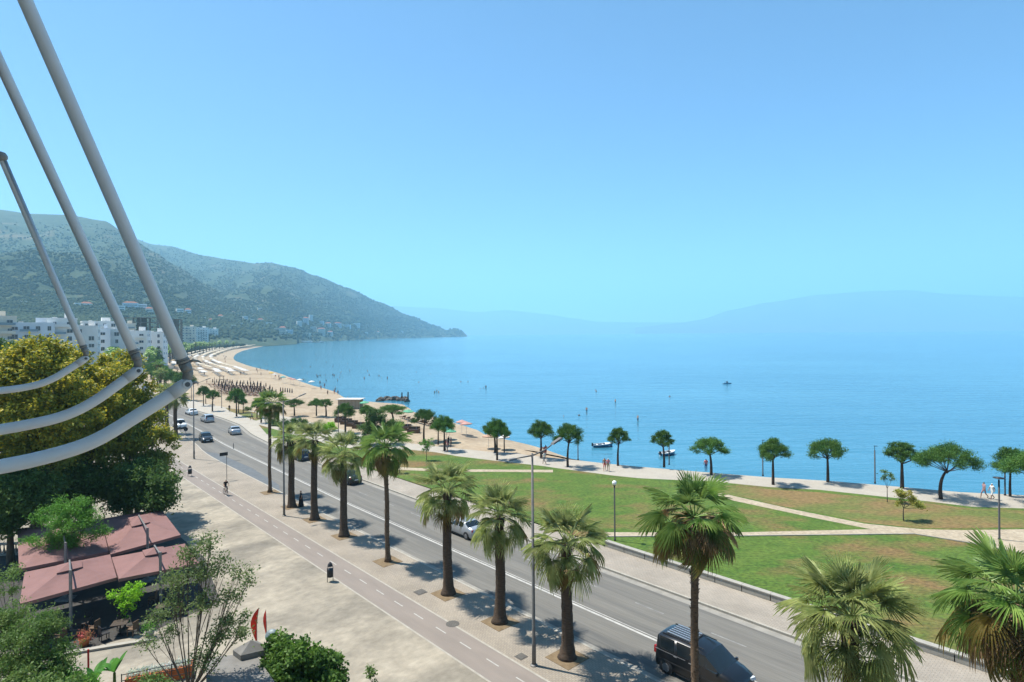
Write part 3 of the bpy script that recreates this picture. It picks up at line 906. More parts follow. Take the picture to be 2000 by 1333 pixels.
# glossy dense tree at the bottom
b = AT(580, 1340, 28); b.z = 0; D = 28
tree('citrus_tree', 'dense glossy dark green tree at the bottom beside the grey kiosk', 'tree', b, (0, 0, 1.5),
     rel([CL(560, 1275, D, .7), CL(530, 1300, D, .8), CL(590, 1290, D - .5, .9), CL(625, 1300, D, .8), CL(560, 1330, D - .8, 1.0), CL(610, 1335, D - .8, 1.1), CL(645, 1330, D, .6), CL(510, 1330, D, .8), CL(545, 1260, D + .2, .45), CL(570, 1370, D - .5, 1.3)], b),
     m_leaf_gloss, nsub=40, nleaf=130, leaf=.10, sub=.27, trunk_r=.1, seed=65, aspect=.55)
b = G(728, 1420)
tree('shrub', 'tip of a small bush at the bottom edge on the plaza', 'shrub', b, (0, 0, .8), [((0, 0, 2.2), (.25, .25, .5)), ((.15, 0, 1.6), (.3, .3, .6))], m_leaf_mid, nsub=50, nleaf=60, leaf=.08, sub=.16, trunk_r=.03, seed=66)

for i, (x, d, r, m, lab) in enumerate(((120, 26, 1.0, m_leaf_green, 'bright shrub at the bottom edge beside the red post'), (300, 27, .7, m_leaf_mid, 'low shrub at the bottom edge beside the flower bed rail'), (60, 25, 1.3, m_leaf_mid, 'large shrub in the very lower left corner'))):
    b = AT(x, 1330, d); b.z = 0
    z0 = max(.6, AT(x, 1322, d).z - .4)
    tree('shrub', lab, 'shrub', b, (0, 0, z0 * .5), [((0, 0, z0), (r, r, r * .6)), ((r * .7, 0, z0 - .3), (r * .7, r * .7, r * .5)), ((-r * .7, 0, z0 - .3), (r * .7, r * .7, r * .5)), ((0, 0, z0 - .9), (r, r, r * .6))], m, nsub=26, nleaf=90, leaf=.085, sub=.28, trunk_r=.05, seed=120 + i, group='shrubs in the lower left corner')

# ---- umbrella pines: a few shapes, copied
def pine_proto(seed, w, h, bend=0.0, dense=1.0, trunk_frac=.54):
    """crown of width w on a tree of height h"""
    rs = np.random.RandomState(seed); rr = random.Random(seed)
    cz = h * (trunk_frac + .13)
    cth = h - cz
    clumps = []
    for i in range(15):
        a = i * 2.4 + rr.uniform(-.3, .3); k = math.sqrt((i + .4) / 15)
        r = k * w * .42
        clumps.append(((bend * h * .25 + math.cos(a) * r, math.sin(a) * r, cz + cth * (.78 - .85 * k ** 2.2) + rr.uniform(-.1, .15)), (w * .15, w * .15, cth * .30)))
    P, tips = crown_points(clumps, 24 / max(.5, (w / 4) ** 1.2), int(95 * dense), rs, w * .075, .35, .7)
    n = len(P)
    # needles: slim upright blades
    d = rs.normal(size=(n, 3)); d[:, 2] = np.abs(d[:, 2]) + .5; d /= np.linalg.norm(d, axis=1)[:, None]
    a = np.cross(d, rs.normal(size=(n, 3))); a /= np.linalg.norm(a, axis=1)[:, None]
    L = .17 * rs.uniform(.6, 1.3, (n, 1))
    v = np.stack([P - a * .034, P + a * .034, P + d * L], 1).reshape(-1, 3)
    crown = np_mesh('crown', v, np.arange(3 * n).reshape(-1, 3), m_leaf_pine)
    tb = MB()
    top = Vector((bend * h * .25, 0, cz - cth * .25))
    tb.tube(bez(Vector((0, 0, -.1)), Vector((-bend * h * .12, 0, h * .35)), top, 8), [.15 * (h / 5.5) * (1.2 - .55 * i / 8) for i in range(9)], 8)
    lb = MB()
    for c, r in clumps:
        c = Vector(c)
        s = top + Vector((0, 0, rr.uniform(-.35, .1)))
        L2 = bez(s, s.lerp(c, .55) + Vector((0, 0, -.12)), c, 4)
        lb.tube(L2, [.055, .045, .035, .025, .012], 5, cap=False)
    return crown, tb.mesh('trunk', m_bark_pine, True), lb.mesh('limbs', m_bark_pine, True)
PINES = [(pine_proto(71, 3.6, 5.4), 3.6, 5.4), (pine_proto(72, 3.2, 5.6, .1), 3.2, 5.6), (pine_proto(73, 4.0, 5.2, -.15), 4.0, 5.2), (pine_proto(74, 5.6, 5.9, .35, 1.2, .5), 5.6, 5.9)]
pines = [  # base x, base y, crown top y, crown left, crown right, shape, label
    (1510, 947, 856, 1486, 1547, 0, 'umbrella pine right of a black lamp post, fifth from the right along the water'),
    (1617, 942, 855, 1579, 1651, 2, 'umbrella pine with a wide lopsided crown, left of the lone black post'),
    (1762, 954, 861, 1730, 1795, 1, 'umbrella pine with a thin pale crown behind the two lawn saplings'),
    (1838, 975, 866, 1803, 1911, 3, 'largest umbrella pine by the water, with a bent trunk'),
    (1973, 970, 872, 1925, 1984, 2, 'pale thin umbrella pine right of the strolling couple'),
    (2014, 988, 879, 1947, 2070, 3, 'umbrella pine cut off by the right edge'),
    (1057, 895, 822, 1030, 1082, 0, 'umbrella pine behind the head of the nearest street lamp'),
    (1109, 912, 826, 1080, 1139, 2, 'umbrella pine left of the moored blue boat, beside a black post'),
    (1207, 910, 834, 1184, 1229, 1, 'umbrella pine just right of the moored blue boat'),
    (1297, 912, 839, 1276, 1320, 1, 'umbrella pine in front of the small second boat'),
    (1389, 928, 853, 1355, 1424, 2, 'flat-crowned umbrella pine beside the walker in pink'),
    (971, 899, 818, 941, 986, 0, 'nearer umbrella pine of the tight trio on the beach edge'),
    (967, 884, 822, 945, 990, 1, 'middle umbrella pine of the tight trio on the beach edge'),
    (985, 883, 832, 974, 999, 1, 'smallest umbrella pine of the tight trio, on the right'),
    (868, 881, 812, 853, 896, 0, 'umbrella pine in front of the green beach parasol'),
    (856, 868, 817, 843, 872, 1, 'slim umbrella pine left of the green beach parasol'),
    (828, 860, 798, 803, 852, 2, 'umbrella pine right of the brown wicker seats on the sand'),
    (768, 830, 790, 736, 795, 2, 'broad umbrella pine behind the round leafy tree on the sand'),
    (674.5, 845, 788, 652, 695, 0, 'umbrella pine in front of the first wicker seats'),
    (637, 813, 779, 622, 653, 1, 'right one of two umbrella pines with touching crowns on the sand'),
    (618, 812, 779, 598, 630, 0, 'left one of two umbrella pines with touching crowns on the sand'),
    (716, 832, 791, 700, 733, 0, 'umbrella pine half hidden by the round leafy tree'),
    (575, 812, 779, 553, 593, 2, 'dark umbrella pine right of the second street lamp head'),
    (397.5, 793, 754, 381, 403, 0, 'umbrella pine near the white pole joint, first on the far promenade'),
    (402, 789, 757, 395, 410, 1, 'thin umbrella pine touching the first one on the far promenade'),
    (415, 803.5, 761, 405, 431, 1, 'round umbrella pine by the kerb opposite the white cars'),
    (462, 814, 759, 443, 475, 0, 'tall umbrella pine by the far kerb bend'),
    (466, 807, 770, 455, 480, 2, 'umbrella pine right behind the tall one by the kerb bend'),
    (475, 807, 778, 468, 485, 1, 'low thin umbrella pine beside the dry grass at the bend'),
    (510, 826, 776, 496, 524, 1, 'umbrella pine just left of the tall slim palm crown'),
    (502, 817, 781, 490, 512, 0, 'small umbrella pine behind the walker at the bend'),
]
for i, (bx, by, ty, l, r, sh, lab) in enumerate(pines):
    (cr, tr, li), w0, h0 = PINES[sh]
    p = G(bx, by)
    h = HGT(bx, by, ty) * .97; w = (r - l) * p.y / FPX
    t = empty('umbrella_pine', p, RNG.uniform(-.5, .5) if sh == 3 else RNG.uniform(0, 6.28), lab, 'pine tree', 'umbrella pines along the shore')
    for nm, me in (('trunk', tr), ('limbs', li), ('crown', cr)):
        link(nm, me, t)
    t.scale = (w / w0, w / w0, h / h0)
# the pines and bushes along the far road, one by one
frng = random.Random(12)
for i in range(16):
    s = 186 + i * 13
    t_ = interp(RT, s) + 3.2 + frng.uniform(-.6, 1.6)
    (cr, tr, li), w0, h0 = PINES[i % 3]
    t = empty('umbrella_pine', ST(s, t_), frng.uniform(0, 6.28), 'round-crowned pine in the dense far row along the road behind the white poles', 'pine tree', 'dense far row of pines along the road')
    for nm, me in (('trunk', tr), ('crown', cr)):
        link(nm, me, t)
    k = frng.uniform(1.15, 1.5); t.scale = (k * 1.25, k * 1.25, k * 1.05)

# saplings on the lawn and round tree on the sand
def sapl(label, bx, by, spec, m, seed, nleaf=55, r=.04, leaf=.09, sub=.22):
    b = G(bx, by); D = b.y
    cl = rel([CL(x, y, D, rad * D / FPX, radz * D / FPX) for x, y, rad, radz in spec], b)
    top = min(y for _, y, _, _ in spec)
    tree('sapling', label, 'tree', b, (0, 0, HGT(bx, by, by - (by - top) * .45)), cl, m, nsub=30, nleaf=nleaf, leaf=leaf, sub=sub, trunk_r=r, seed=seed, twigs=.5, group='young trees on the lawn')
sapl('thin sapling with a few leaves on the dry lawn', 1733, 982, [(1728, 921, 6, 5), (1735, 930, 8, 5), (1742, 936, 6, 4), (1726, 934, 4, 4)], m_leaf_mid, 81, 40)
sapl('young tree with yellowing leaves leaning right on the lawn', 1765, 1018, [(1752, 962, 9, 6), (1768, 970, 10, 7), (1785, 980, 11, 7), (1796, 991, 7, 6), (1762, 985, 9, 6), (1775, 962, 8, 5), (1790, 975, 8, 6)], m_leaf_autumn, 82, 70, .05)
sapl('small green sapling left of the stout palm on the lawn edge', 833, 900, [(825, 865, 9, 5), (838, 868, 9, 5), (831, 877, 7, 4), (842, 860, 6, 3)], m_leaf_green, 83, 45)
sapl('dark little sapling in the shade on the lawn', 780, 925, [(775, 905, 7, 4), (786, 902, 7, 4), (780, 896, 6, 4)], m_leaf_dark, 84, 45)
b = G(742, 868); D = b.y
tree('leafy_tree', 'round dense green tree on the sand behind the slim palm', 'tree', b, (0, 0, 1.4), rel([CL(735, 812, D, 1.6), CL(722, 835, D, 1.5), CL(755, 830, D, 1.6), CL(740, 845, D - .5, 1.5), CL(718, 855, D, 1.1), CL(765, 850, D, 1.0)], b), m_leaf_dark, nsub=18, nleaf=110, leaf=.12, sub=.42, trunk_r=.14, seed=85, shell=.45)
# bushes on the sand behind the palms
for i, (x, y, r, m, lab) in enumerate(((640, 842, 13, m_leaf_lime, 'bright yellow-green bush behind the stout palms'), (612, 846, 12, m_leaf_mid, 'green bush behind the stout palms, left of the bright one'), (690, 862, 10, m_leaf_mid, 'low green bush right of the bright yellow-green one'),
                                       (560, 838, 14, m_leaf_dark, 'dark bush behind the second street lamp'), (537, 832, 10, m_leaf_mid, 'bush at the foot of the tall slim palm'), (484, 802, 5, m_leaf_grey, 'small grey bush on the sand at the bend'), (585, 832, 12, m_leaf_dark, 'dark round bush below the dark pine'))):
    b = G(x, y); k = r * b.y / FPX
    tree('bush', lab, 'bush', b, (0, 0, k * .4), [((0, 0, k * .7), (k, k, k * .7)), ((k * .7, 0, k * .5), (k * .7, k * .7, k * .5)), ((-k * .7, 0, k * .5), (k * .7, k * .7, k * .5))], m, nsub=20, nleaf=60, leaf=.12, sub=.3, trunk_r=.05, seed=90 + i, group='bushes on the sand')
# rough grass at the bend
struct('rough_grass', MB().poly([G(x, y, .012) for x, y in ((440, 797), (470, 800), (500, 806), (512, 818), (500, 822), (470, 811), (448, 803))], .012), m_lawn_dry)

# ---- far palms along the road: small, built of trunk and crown
def far_palm_meshes(seed):
    rs = random.Random(seed)
    mb = MB()
    for i in range(26):
        az = i * 2.4 + rs.uniform(-.2, .2); el = math.radians(75 - 120 * (i / 26) + rs.uniform(-8, 8))
        d = Vector((math.cos(az) * math.cos(el), math.sin(az) * math.cos(el), math.sin(el)))
        e = Vector((-math.sin(az), math.cos(az), 0))
        a = d * .7; c = d * 1.5 - Vector((0, 0, .2)); tip = d * 2.2 - Vector((0, 0, .75))
        mb.add([a * .1, a + e * .12, c + e * .62, tip + e * .35, tip - Vector((0, 0, .2)), tip - e * .35, c - e * .62, a - e * .12], [(0, 1, 2, 7), (7, 2, 6, 6)[:3], (2, 3, 4), (2, 4, 6), (6, 4, 5)])
    return mb.mesh('crown', m_frond_tall)
FP = [far_palm_meshes(s) for s in (1, 2, 3)]
ftr = MB().tube([(0, 0, -.1), (0, 0, .5), (.05, 0, 4), (0, 0, 8.0)], [.5, .38, .33, .3], 7).mesh('trunk', m_bark_palm, True)
def far_palm(p, k, lab, grp):
    t = empty('fan_palm', p, frng.uniform(0, 6), lab, 'palm tree', grp)
    link('trunk', ftr, t); link('crown', FP[frng.randrange(3)], t, loc=(0, 0, 8.0))
    t.scale = (k, k, k * frng.uniform(.9, 1.12))
for i in range(40):
    s = 235 + i * 8.5 + (i / 40) ** 2 * 240
    far_palm(ST(s, interp(LT, s) - 2.5 + frng.uniform(-.5, .5)), frng.uniform(1.15, 1.4), 'palm in the dense far row on the town side of the road', 'far palms on the town side')
for i in range(26):
    s = 330 + i * 12 + (i / 26) ** 2 * 260
    far_palm(ST(s, interp(RT, s) + 2.5 + frng.uniform(-.5, .5)), frng.uniform(1.1, 1.35), 'palm in the far row between the road and the beach', 'far palms on the beach side')
palm(G(314, 775), 7.0, True, 'green palm beyond the bend, left of the big white arm', 1.0, 30, 0, 2, seed=33, group='fan palms along the road')
palm(G(311, 760), 8.5, False, 'palm with orange dead leaves beyond the bend', 1.0, 22, 12, 6, seed=34, group='fan palms along the road')
# ================================================================== THINGS PEOPLE MADE
m_pole = mat('white_painted_metal', (.80, .79, .76), (.73, .72, .69), scale=6, rough=.42, spec=.4, bump=.0006, bscale=60)
m_clamp = mat('dull_clamp_metal', (.36, .34, .30), (.26, .24, .21), scale=30, rough=.6, metal=.2)
m_bolt = simple('bolt_steel', (.10, .11, .12), .4, .6)
m_lamp = mat('galvanised_steel', (.17, .165, .155), (.12, .115, .11), scale=3, rough=.55, metal=.3)
m_black = mat('black_paint', (.018, .019, .022), (.03, .03, .032), scale=5, rough=.5)
m_globe = simple('opal_globe', (.82, .80, .76), .25)
m_tyre = simple('tyre_rubber', (.016, .016, .017), .8)
m_rim = simple('alloy_rim', (.26, .26, .27), .35, .7)
m_glass = simple('car_glass', (.012, .018, .022), .06, 0, .6)
m_headl = simple('headlight_glass', (.62, .66, .7), .12, .1, .6)
m_tail = simple('tail_light_red', (.30, .012, .010), .25)
m_plate = simple('number_plate_white', (.7, .7, .68), .5)
m_trim = simple('black_trim', (.02, .02, .021), .55)
m_chrome = simple('roof_rail_metal', (.6, .6, .6), .3, .8)

# ---- three white arms of the awning on the building, seen close by at the left
J1 = AT(372, 740, 3.1)
def on_plane(px, py, J):
    d = ray(px, py)
    k = (J - Vector((0, 0, EYE))).dot(RU) / d.dot(RU)
    return Vector((0, 0, EYE)) + d * k
def rib(k, joint, pole_px, arm_px, label, knob=None, hook=False):
    J = J1 + RU * k
    root = empty('awning_arm', on_plane(*joint, J), 0, label, 'awning arm', 'white awning arms on the building')
    o = root.location.copy()
    W = [on_plane(x, y, J) - o for x, y in pole_px]
    r = .0297
    d = (W[-1] - W[0]).normalized()
    end = W[-1] if knob else W[-1] + d * .8
    MB().tube([W[0] + d * .055, W[0] + d * .4, W[-1], end], r, 28).build('pole', m_pole, root, True)
    c = MB()
    c.tube([W[0] + d * .052, W[0] + d * .06, W[0] + d * .066], [r * .9, r * 1.13, r * 1.13], 28)
    c.tube([W[0] + d * .066, W[0] + d * .078], r * 1.02, 28)
    c.tube([W[0] + d * .004, W[0] + d * .02, W[0] + d * .05], [r * .86, r * .95, r * 1.0], 28)
    A = [on_plane(x, y, J) - o for x, y in arm_px]
    A, _ = resample(A, [1] * len(A), 6)
    A.append(A[-1] + (A[-1] - A[-3]).normalized() * .9)
    MB().tube(A[5:], r * 1.10, 28).build('bent_tube', m_pole, root, True)
    k0 = (A[8] - A[0]).normalized()
    s = MB()
    s.tube([A[0] + k0 * .0, A[0] + k0 * .012, A[0] + k0 * .05, A[0] + k0 * .115], [r * .55, r * .98, r * 1.17, r * 1.17], 28)
    s.build('end_socket', m_pole, root, True)
    side = -RU
    b = MB()
    q = A[0] + k0 * .028
    c.tube([W[0] + d * .006, W[0] - d * .004, q], [r * .86, r * .84, r * .7], 20)
    c.build('end_clamp', m_clamp, root, True)
    b.tube([q + side * r * 1.0, q + side * r * 1.26], [r * .78, r * .74], 24)
    b.build('bolt_cover', m_pole, root)
    MB().tube([q + side * r * 1.2, q + side * r * 1.33], r * .42, 14).build('bolt', m_bolt, root)
    if hook:
        h0 = W[0] + d * .058 + RN * r * .9
        MB().tube([h0, h0 + RN * .02 + Vector((0, 0, .006)), h0 + RN * .045, h0 + RN * .06 - Vector((0, 0, .008))], [.009, .008, .006, .003], 8).build('hook', m_clamp, root, True)
        h1 = q + RN * r * .9
        MB().tube([h1, h1 + RN * .02 + Vector((0, 0, .006)), h1 + RN * .032 + Vector((0, 0, .002))], [.008, .008, .004], 8).build('hook', m_clamp, root, True)
    if knob:
        kp = on_plane(*knob, J) - o
        MB().lathe([(.0, -.05), (.035, -.038), (.05, -.01), (.05, .012), (.034, .04), (0, .052)], 18, kp).build('end_knob', m_clamp, root, True)
rib(0, (372, 742), [(367, 727), (210, 368), (50, 2)], [(372, 744), (338, 768), (298, 793.6), (254.5, 821), (206.8, 850), (167, 869), (119, 885), (60, 900), (0, 912), (-60, 922)],
    'nearest white awning arm, its thick pole crossing the sky', hook=True)
rib(1.264, (274, 719), [(269, 704), (135, 414), (2, 128)], [(276, 719), (254.5, 734), (222.7, 757), (187, 782), (151, 802), (111, 817), (60, 829), (0, 839.5), (-50, 846)],
    'middle white awning arm at the left')
rib(3.82, (170, 696), [(168, 689), (95, 522), (3, 308)], [(172, 697), (159, 706), (131, 724), (103.4, 740), (75.5, 751), (40, 758.5), (0, 763.5), (-50, 768)],
    'farthest and thinnest white awning arm, its pole ending in a knob', knob=(2, 307))

# ---- the building the arms belong to, behind and left of the camera
m_hotel = mat('hotel_render', (.55, .53, .48), (.48, .46, .42), scale=.4, rough=.9)
ht = empty('hotel_building', ST(-7, -8, 0), RROT, 'pale building that carries the white awning arms', 'building')
MB().box((0, 0, 15.5), (46, 14, 31)).build('wall', m_hotel, ht)
MB().box((0, 0, 31.3), (47, 15, .6)).build('roof', m_hotel, ht)
hw = MB().box((0, 0, 0), (1.7, .1, 2.1)).mesh('window', m_trim)
for f in range(9):
    MB().box((0, -7.35, 3.4 * f + 3.0), (46, .7, .25)).build('balcony_slab', m_hotel, ht)
    for k in range(11): link('window', hw, ht, loc=(-20 + k * 4, -7.03, 3.4 * f + 1.6))

# ---- tall street lamps
def street_lamp(base, label, h=11.5):
    t = empty('street_lamp', base, 0, label, 'street lamp', 'tall street lamps on the left pavement')
    MB().tube([(0, 0, 0), (0, 0, 1.2), (0, 0, 1.25), (0, 0, h)], [.115, .11, .095, .058], 12).build('pole', m_lamp, t, True)
    MB().lathe([(.2, 0), (.2, .04), (.13, .08), (.12, .12)], 14).build('base_plate', m_lamp, t)
    a = MB(); top = Vector((0, 0, h - .12))
    a.tube([top, top + RN * .9 + Vector((0, 0, .14)), top + RN * 1.5 + Vector((0, 0, .36))], [.045, .04, .035], 8)
    a.tube([top, top - RN * 1.25 + Vector((0, 0, .02))], [.042, .032], 8)
    a.build('arm', m_lamp, t, True)
    M = Matrix.Rotation(TH * 0 + math.atan2(RN.y, RN.x), 3, 'Z') @ Matrix.Rotation(-.33, 3, 'Y')
    MB().box(top + RN * 1.95 + Vector((0, 0, .55)), (.85, .26, .08), M=M, taper=.8).build('lamp_head', m_lamp, t)
    M2 = Matrix.Rotation(math.atan2(RN.y, RN.x), 3, 'Z')
    MB().box(top - RN * 1.5 + Vector((0, 0, .02)), (.6, .22, .07), M=M2, taper=.8).build('lamp_head', m_lamp, t)
    MB().box(Vector((.1, 0, .9)), (.02, .12, .4)).build('access_door', m_lamp, t)
street_lamp(G(1043, 1300), 'nearest tall grey street lamp with two arms')
street_lamp(G(555, 1008), 'second tall grey street lamp, left of the first stout palm')
street_lamp(G(379, 897), 'third tall grey street lamp, by the lay-by', 11.2)
street_lamp(G(281, 805), 'farthest tall street lamp, behind the white arms')

def post_lamp(base, h, label, kind):
    t = empty('lamp_post', base, 0, label, 'lamp post', 'black lamp posts by the lawn and shore')
    r = .075 if kind != 'globe' else .065
    MB().tube([(0, 0, 0), (0, 0, .15), (0, 0, .17), (0, 0, h)], [r * 1.5, r * 1.5, r, r * .9], 10).build('post', m_black, t, True)
    if kind == 'globe':
        MB().lathe([(.001, 0), (.09, .005), (.17, .07), (.2, .19), (.17, .31), (.09, .38), (.001, .4)], 18, (0, 0, h)).build('globe', m_globe, t, True)
        MB().lathe([(.05, -.06), (.11, -.02), (.11, .03)], 12, (0, 0, h)).build('collar', m_black, t)
    elif kind == 'disc':
        MB().lathe([(.02, .0), (.06, .12), (.42, .16), (.44, .20), (.05, .26), (.001, .27)], 18, (0, 0, h)).build('lamp_head', m_black, t, True)
    else:
        MB().tube([(0, 0, h), (0, 0, h + .12), (.0, .0, h + .55)], [.04, .03, .03], 8).build('top_rod', m_black, t)
        MB().box((.12, 0, h + .5), (.34, .12, .05)).build('lamp_head', m_black, t)
post_lamp(G(1201, 1057), HGT(1201, 1057, 948), 'black post with a white globe lamp on the lawn', 'globe')
post_lamp(G(1952, 1055), HGT(1952, 1055, 938), 'black post with a flat disc lamp at the right of the lawn', 'disc')
for bx, by, ty, lab in ((1709, 945, 880, 'lone black post between pines at the water edge'), (1490, 930, 868, 'black post left of the fifth pine at the water edge'), (1963, 968, 900, 'black post behind the strolling couple'),
                        (1129, 899, 846, 'black post right of the pine by the blue boat'), (1307, 908, 858, 'black post in front of the small second boat'), (661, 848, 800, 'thin post left of the pine by the wicker seats'),
                        (374, 783, 735, 'thin post on the far promenade beside the white pole joint'), (433, 797, 757, 'thin post right of the round pine by the kerb')):
    post_lamp(G(bx, by), HGT(bx, by, ty), lab, 'rod')

# ---- vehicles
def car(label, pos, heading, paint, kind='saloon', group='cars on the seafront road', cat='car'):
    t = empty('van' if kind == 'van' else 'car', pos, heading, label, cat, group)
    S = dict(   # x, belt z, top z, top half width, body half width factor; w = glass between this and the next for top (T) / side (S)
        saloon=[(2.28, .55, .60, .50, .80, ''), (2.12, .66, .72, .60, .92, ''), (1.3, .78, .88, .62, 1, ''), (.88, .86, .96, .62, 1, 'T'), (.12, .93, 1.40, .52, 1, 'S'), (-.32, .94, 1.44, .52, 1, ''), (-.40, .94, 1.44, .52, 1, 'S'),
                (-1.0, .95, 1.40, .52, 1, ''), (-1.12, .95, 1.37, .52, 1, 'T'), (-1.68, .95, 1.06, .58, .99, ''), (-2.12, .92, 1.02, .58, .93, ''), (-2.3, .78, .88, .52, .84, '')],
        hatch=[(2.05, .55, .62, .50, .80, ''), (1.9, .68, .76, .60, .92, ''), (1.25, .82, .92, .62, 1, ''), (.95, .88, .98, .62, 1, 'T'), (.25, .95, 1.45, .53, 1, 'S'), (-.25, .96, 1.50, .54, 1, ''), (-.33, .96, 1.50, .54, 1, 'S'),
               (-1.15, .98, 1.47, .54, 1, ''), (-1.5, .98, 1.42, .52, .98, 'T'), (-1.9, .95, 1.04, .56, .95, ''), (-2.08, .72, .80, .52, .86, '')],
        suv=[(2.2, .62, .70, .52, .82, ''), (2.05, .80, .90, .62, .94, ''), (1.35, .92, 1.02, .64, 1, ''), (1.0, .96, 1.08, .64, 1, 'T'), (.35, 1.04, 1.60, .56, 1, 'S'), (-.2, 1.05, 1.66, .57, 1, ''), (-.28, 1.05, 1.66, .57, 1, 'S'),
             (-1.35, 1.06, 1.63, .56, 1, ''), (-1.75, 1.06, 1.56, .54, .98, 'T'), (-2.05, 1.02, 1.10, .58, .95, ''), (-2.2, .78, .86, .54, .88, '')],
        van=[(2.2, .60, .68, .50, .80, ''), (2.08, .80, .90, .62, .93, ''), (1.62, .98, 1.08, .66, 1, ''), (1.30, 1.04, 1.16, .66, 1, 'T'), (.52, 1.14, 1.72, .60, 1, 'S'), (-.12, 1.16, 1.83, .62, 1, ''), (-.22, 1.16, 1.84, .62, 1, 'S'),
             (-1.0, 1.16, 1.85, .63, 1, ''), (-1.1, 1.16, 1.85, .63, 1, 'S'), (-1.95, 1.16, 1.83, .62, 1, ''), (-2.1, 1.14, 1.78, .60, .97, 'T'), (-2.2, 1.0, 1.08, .62, .95, ''), (-2.24, .60, .66, .58, .9, '')])[kind]
    HW = .91 if kind in ('van', 'suv') else .88
    WT = {'saloon': .62, 'hatch': .63, 'suv': .66, 'van': .68}[kind]
    rings = []
    for x, bz, tz, tw, bw, g in S:
        w = HW * bw
        tw2 = tw * HW / .62 * .92
        rings.append([(x, w * .90, .20), (x, w, .36), (x, w * 1.0, (bz + .36) / 2 + .06), (x, w * .965, bz), (x, min(tw2, w * .93), tz - (.05 if tz - bz > .2 else .02)), (x, tw2 * .62, tz), (x, 0, tz + .015)])
    n = len(rings[0])
    parts = {'body': MB(), 'side_window': [], 'windscreen': [], }
    def P(i, j, s): x, y, z = rings[i][j]; return (x, y * s, z)
    for i in range(len(S) - 1):
        g = S[i][5]
        for s in (1, -1):
            for j in range(n - 1):
                q = [P(i, j, s), P(i, j + 1, s), P(i + 1, j + 1, s), P(i + 1, j, s)]
                if s < 0: q = q[::-1]
                if g == 'T' and j >= 4: parts['windscreen'].append((i, q))
                elif j == 3 and (g == 'S' or (g == 'T' and i == 3)): parts['side_window'].append((i, q))
                else: parts['body'].add(q, [(0, 1, 2, 3)])
    for i, rev in ((0, False), (len(S) - 1, True)):
        loop = [P(i, j, 1) for j in range(n)] + [P(i, j, -1) for j in range(n - 2, -1, -1)]
        parts['body'].add(loop, [tuple(range(len(loop)))])
    body = parts['body'].mesh('body', paint)
    bm = bmesh.new(); bm.from_mesh(body); bmesh.ops.remove_doubles(bm, verts=bm.verts, dist=.0005)
    bmesh.ops.recalc_face_normals(bm, faces=bm.faces)
    bm.to_mesh(body); bm.free()
    body.polygons.foreach_set('use_smooth', [True] * len(body.polygons))
    link('body', body, t)
    tops = {}
    for i, q in parts['windscreen']: tops.setdefault(i, MB()).add(q, [(0, 1, 2, 3)])
    for k, (i, mb) in enumerate(sorted(tops.items())): mb.build('windscreen' if k == 0 else 'rear_window', m_glass, t, True)
    for i, q in parts['side_window']:
        # glass set a little inside a frame of body colour
        c = sum((Vector(v) for v in q), Vector()) / 4
        MB().add([c + (Vector(v) - c) * .93 for v in q], [(0, 1, 2, 3)]).build('side_window', m_glass, t)
        MB().add([Vector(v) for v in q] + [c + (Vector(v) - c) * .93 for v in q], [(0, 1, 5, 4), (1, 2, 6, 5), (2, 3, 7, 6), (3, 0, 4, 7)]).build('window_frame', paint if kind != 'van' else m_trim, t)
    xf, xr = S[1][0] - .62, S[-2][0] + .62
    R = .31 if kind in ('saloon', 'hatch') else .33
    ty = MB().tube([(0, -.1, 0), (0, -.085, 0), (0, .085, 0), (0, .1, 0)], [R * .86, R, R, R * .86], 20).mesh('tyre', m_tyre, True)
    rm = MB().tube([(0, .09, 0), (0, .106, 0)], [R * .64, R * .6], 16)
    for a in range(5):
        an = a * 1.2566
        rm.box((math.sin(an) * R * .36, .108, math.cos(an) * R * .36), (.06, .01, R * .55), M=Matrix.Rotation(an, 3, 'Y'))
    rm = rm.mesh('rim', m_rim)
    for x in (xf, xr):
        for s in (1, -1):
            w = link('wheel', ty, t, loc=(x, s * (HW - .085), R))
            link('rim', rm, w, rot=(0, 0, 0 if s > 0 else math.pi))
            MB().tube([(x, s * (HW - .1), R + .02), (x, s * (HW + .004), R + .02)], R * 1.17, 20).build('wheel_arch', m_trim, t)
    f0, r0 = S[1], S[-2]
    for s in (1, -1):
        MB().box((S[1][0] + .02, s * HW * .66, S[1][1] - .04), (.26, .34, .13), rz=-s * .35, taper=.8).build('headlight', m_headl, t)
        MB().box((S[-2][0] - .02, s * HW * .74, S[-2][1] - .06), (.24, .26, .17 if kind != 'van' else .34), rz=s * .3, taper=.9).build('tail_light', m_tail, t)
        MB().box((S[3][0] - .12, s * (HW + .07), S[3][1] + .1), (.12, .17, .13), taper=.8).build('mirror', paint, t)
        for hx in (-.22, -1.05):
            MB().box((hx, s * (HW - .012), S[5][1] - .12), (.17, .03, .03)).build('door_handle', m_chrome if kind == 'van' else paint, t)
        MB().box((0, s * (HW - .045), .24), (2.0, .05, .1)).build('sill', m_trim, t)
    MB().box((S[0][0] - .02, 0, .33), (.10, HW * 1.45, .2)).build('front_bumper', m_trim, t)
    MB().box((S[-1][0] + .02, 0, .38), (.10, HW * 1.5, .2)).build('rear_bumper', paint, t)
    MB().box((S[0][0] + .035, 0, .42), (.015, .5, .11)).build('number_plate', m_plate, t)
    MB().box((S[-1][0] - .04, 0, .62 if kind != 'van' else .5), (.015, .5, .11)).build('number_plate', m_plate, t)
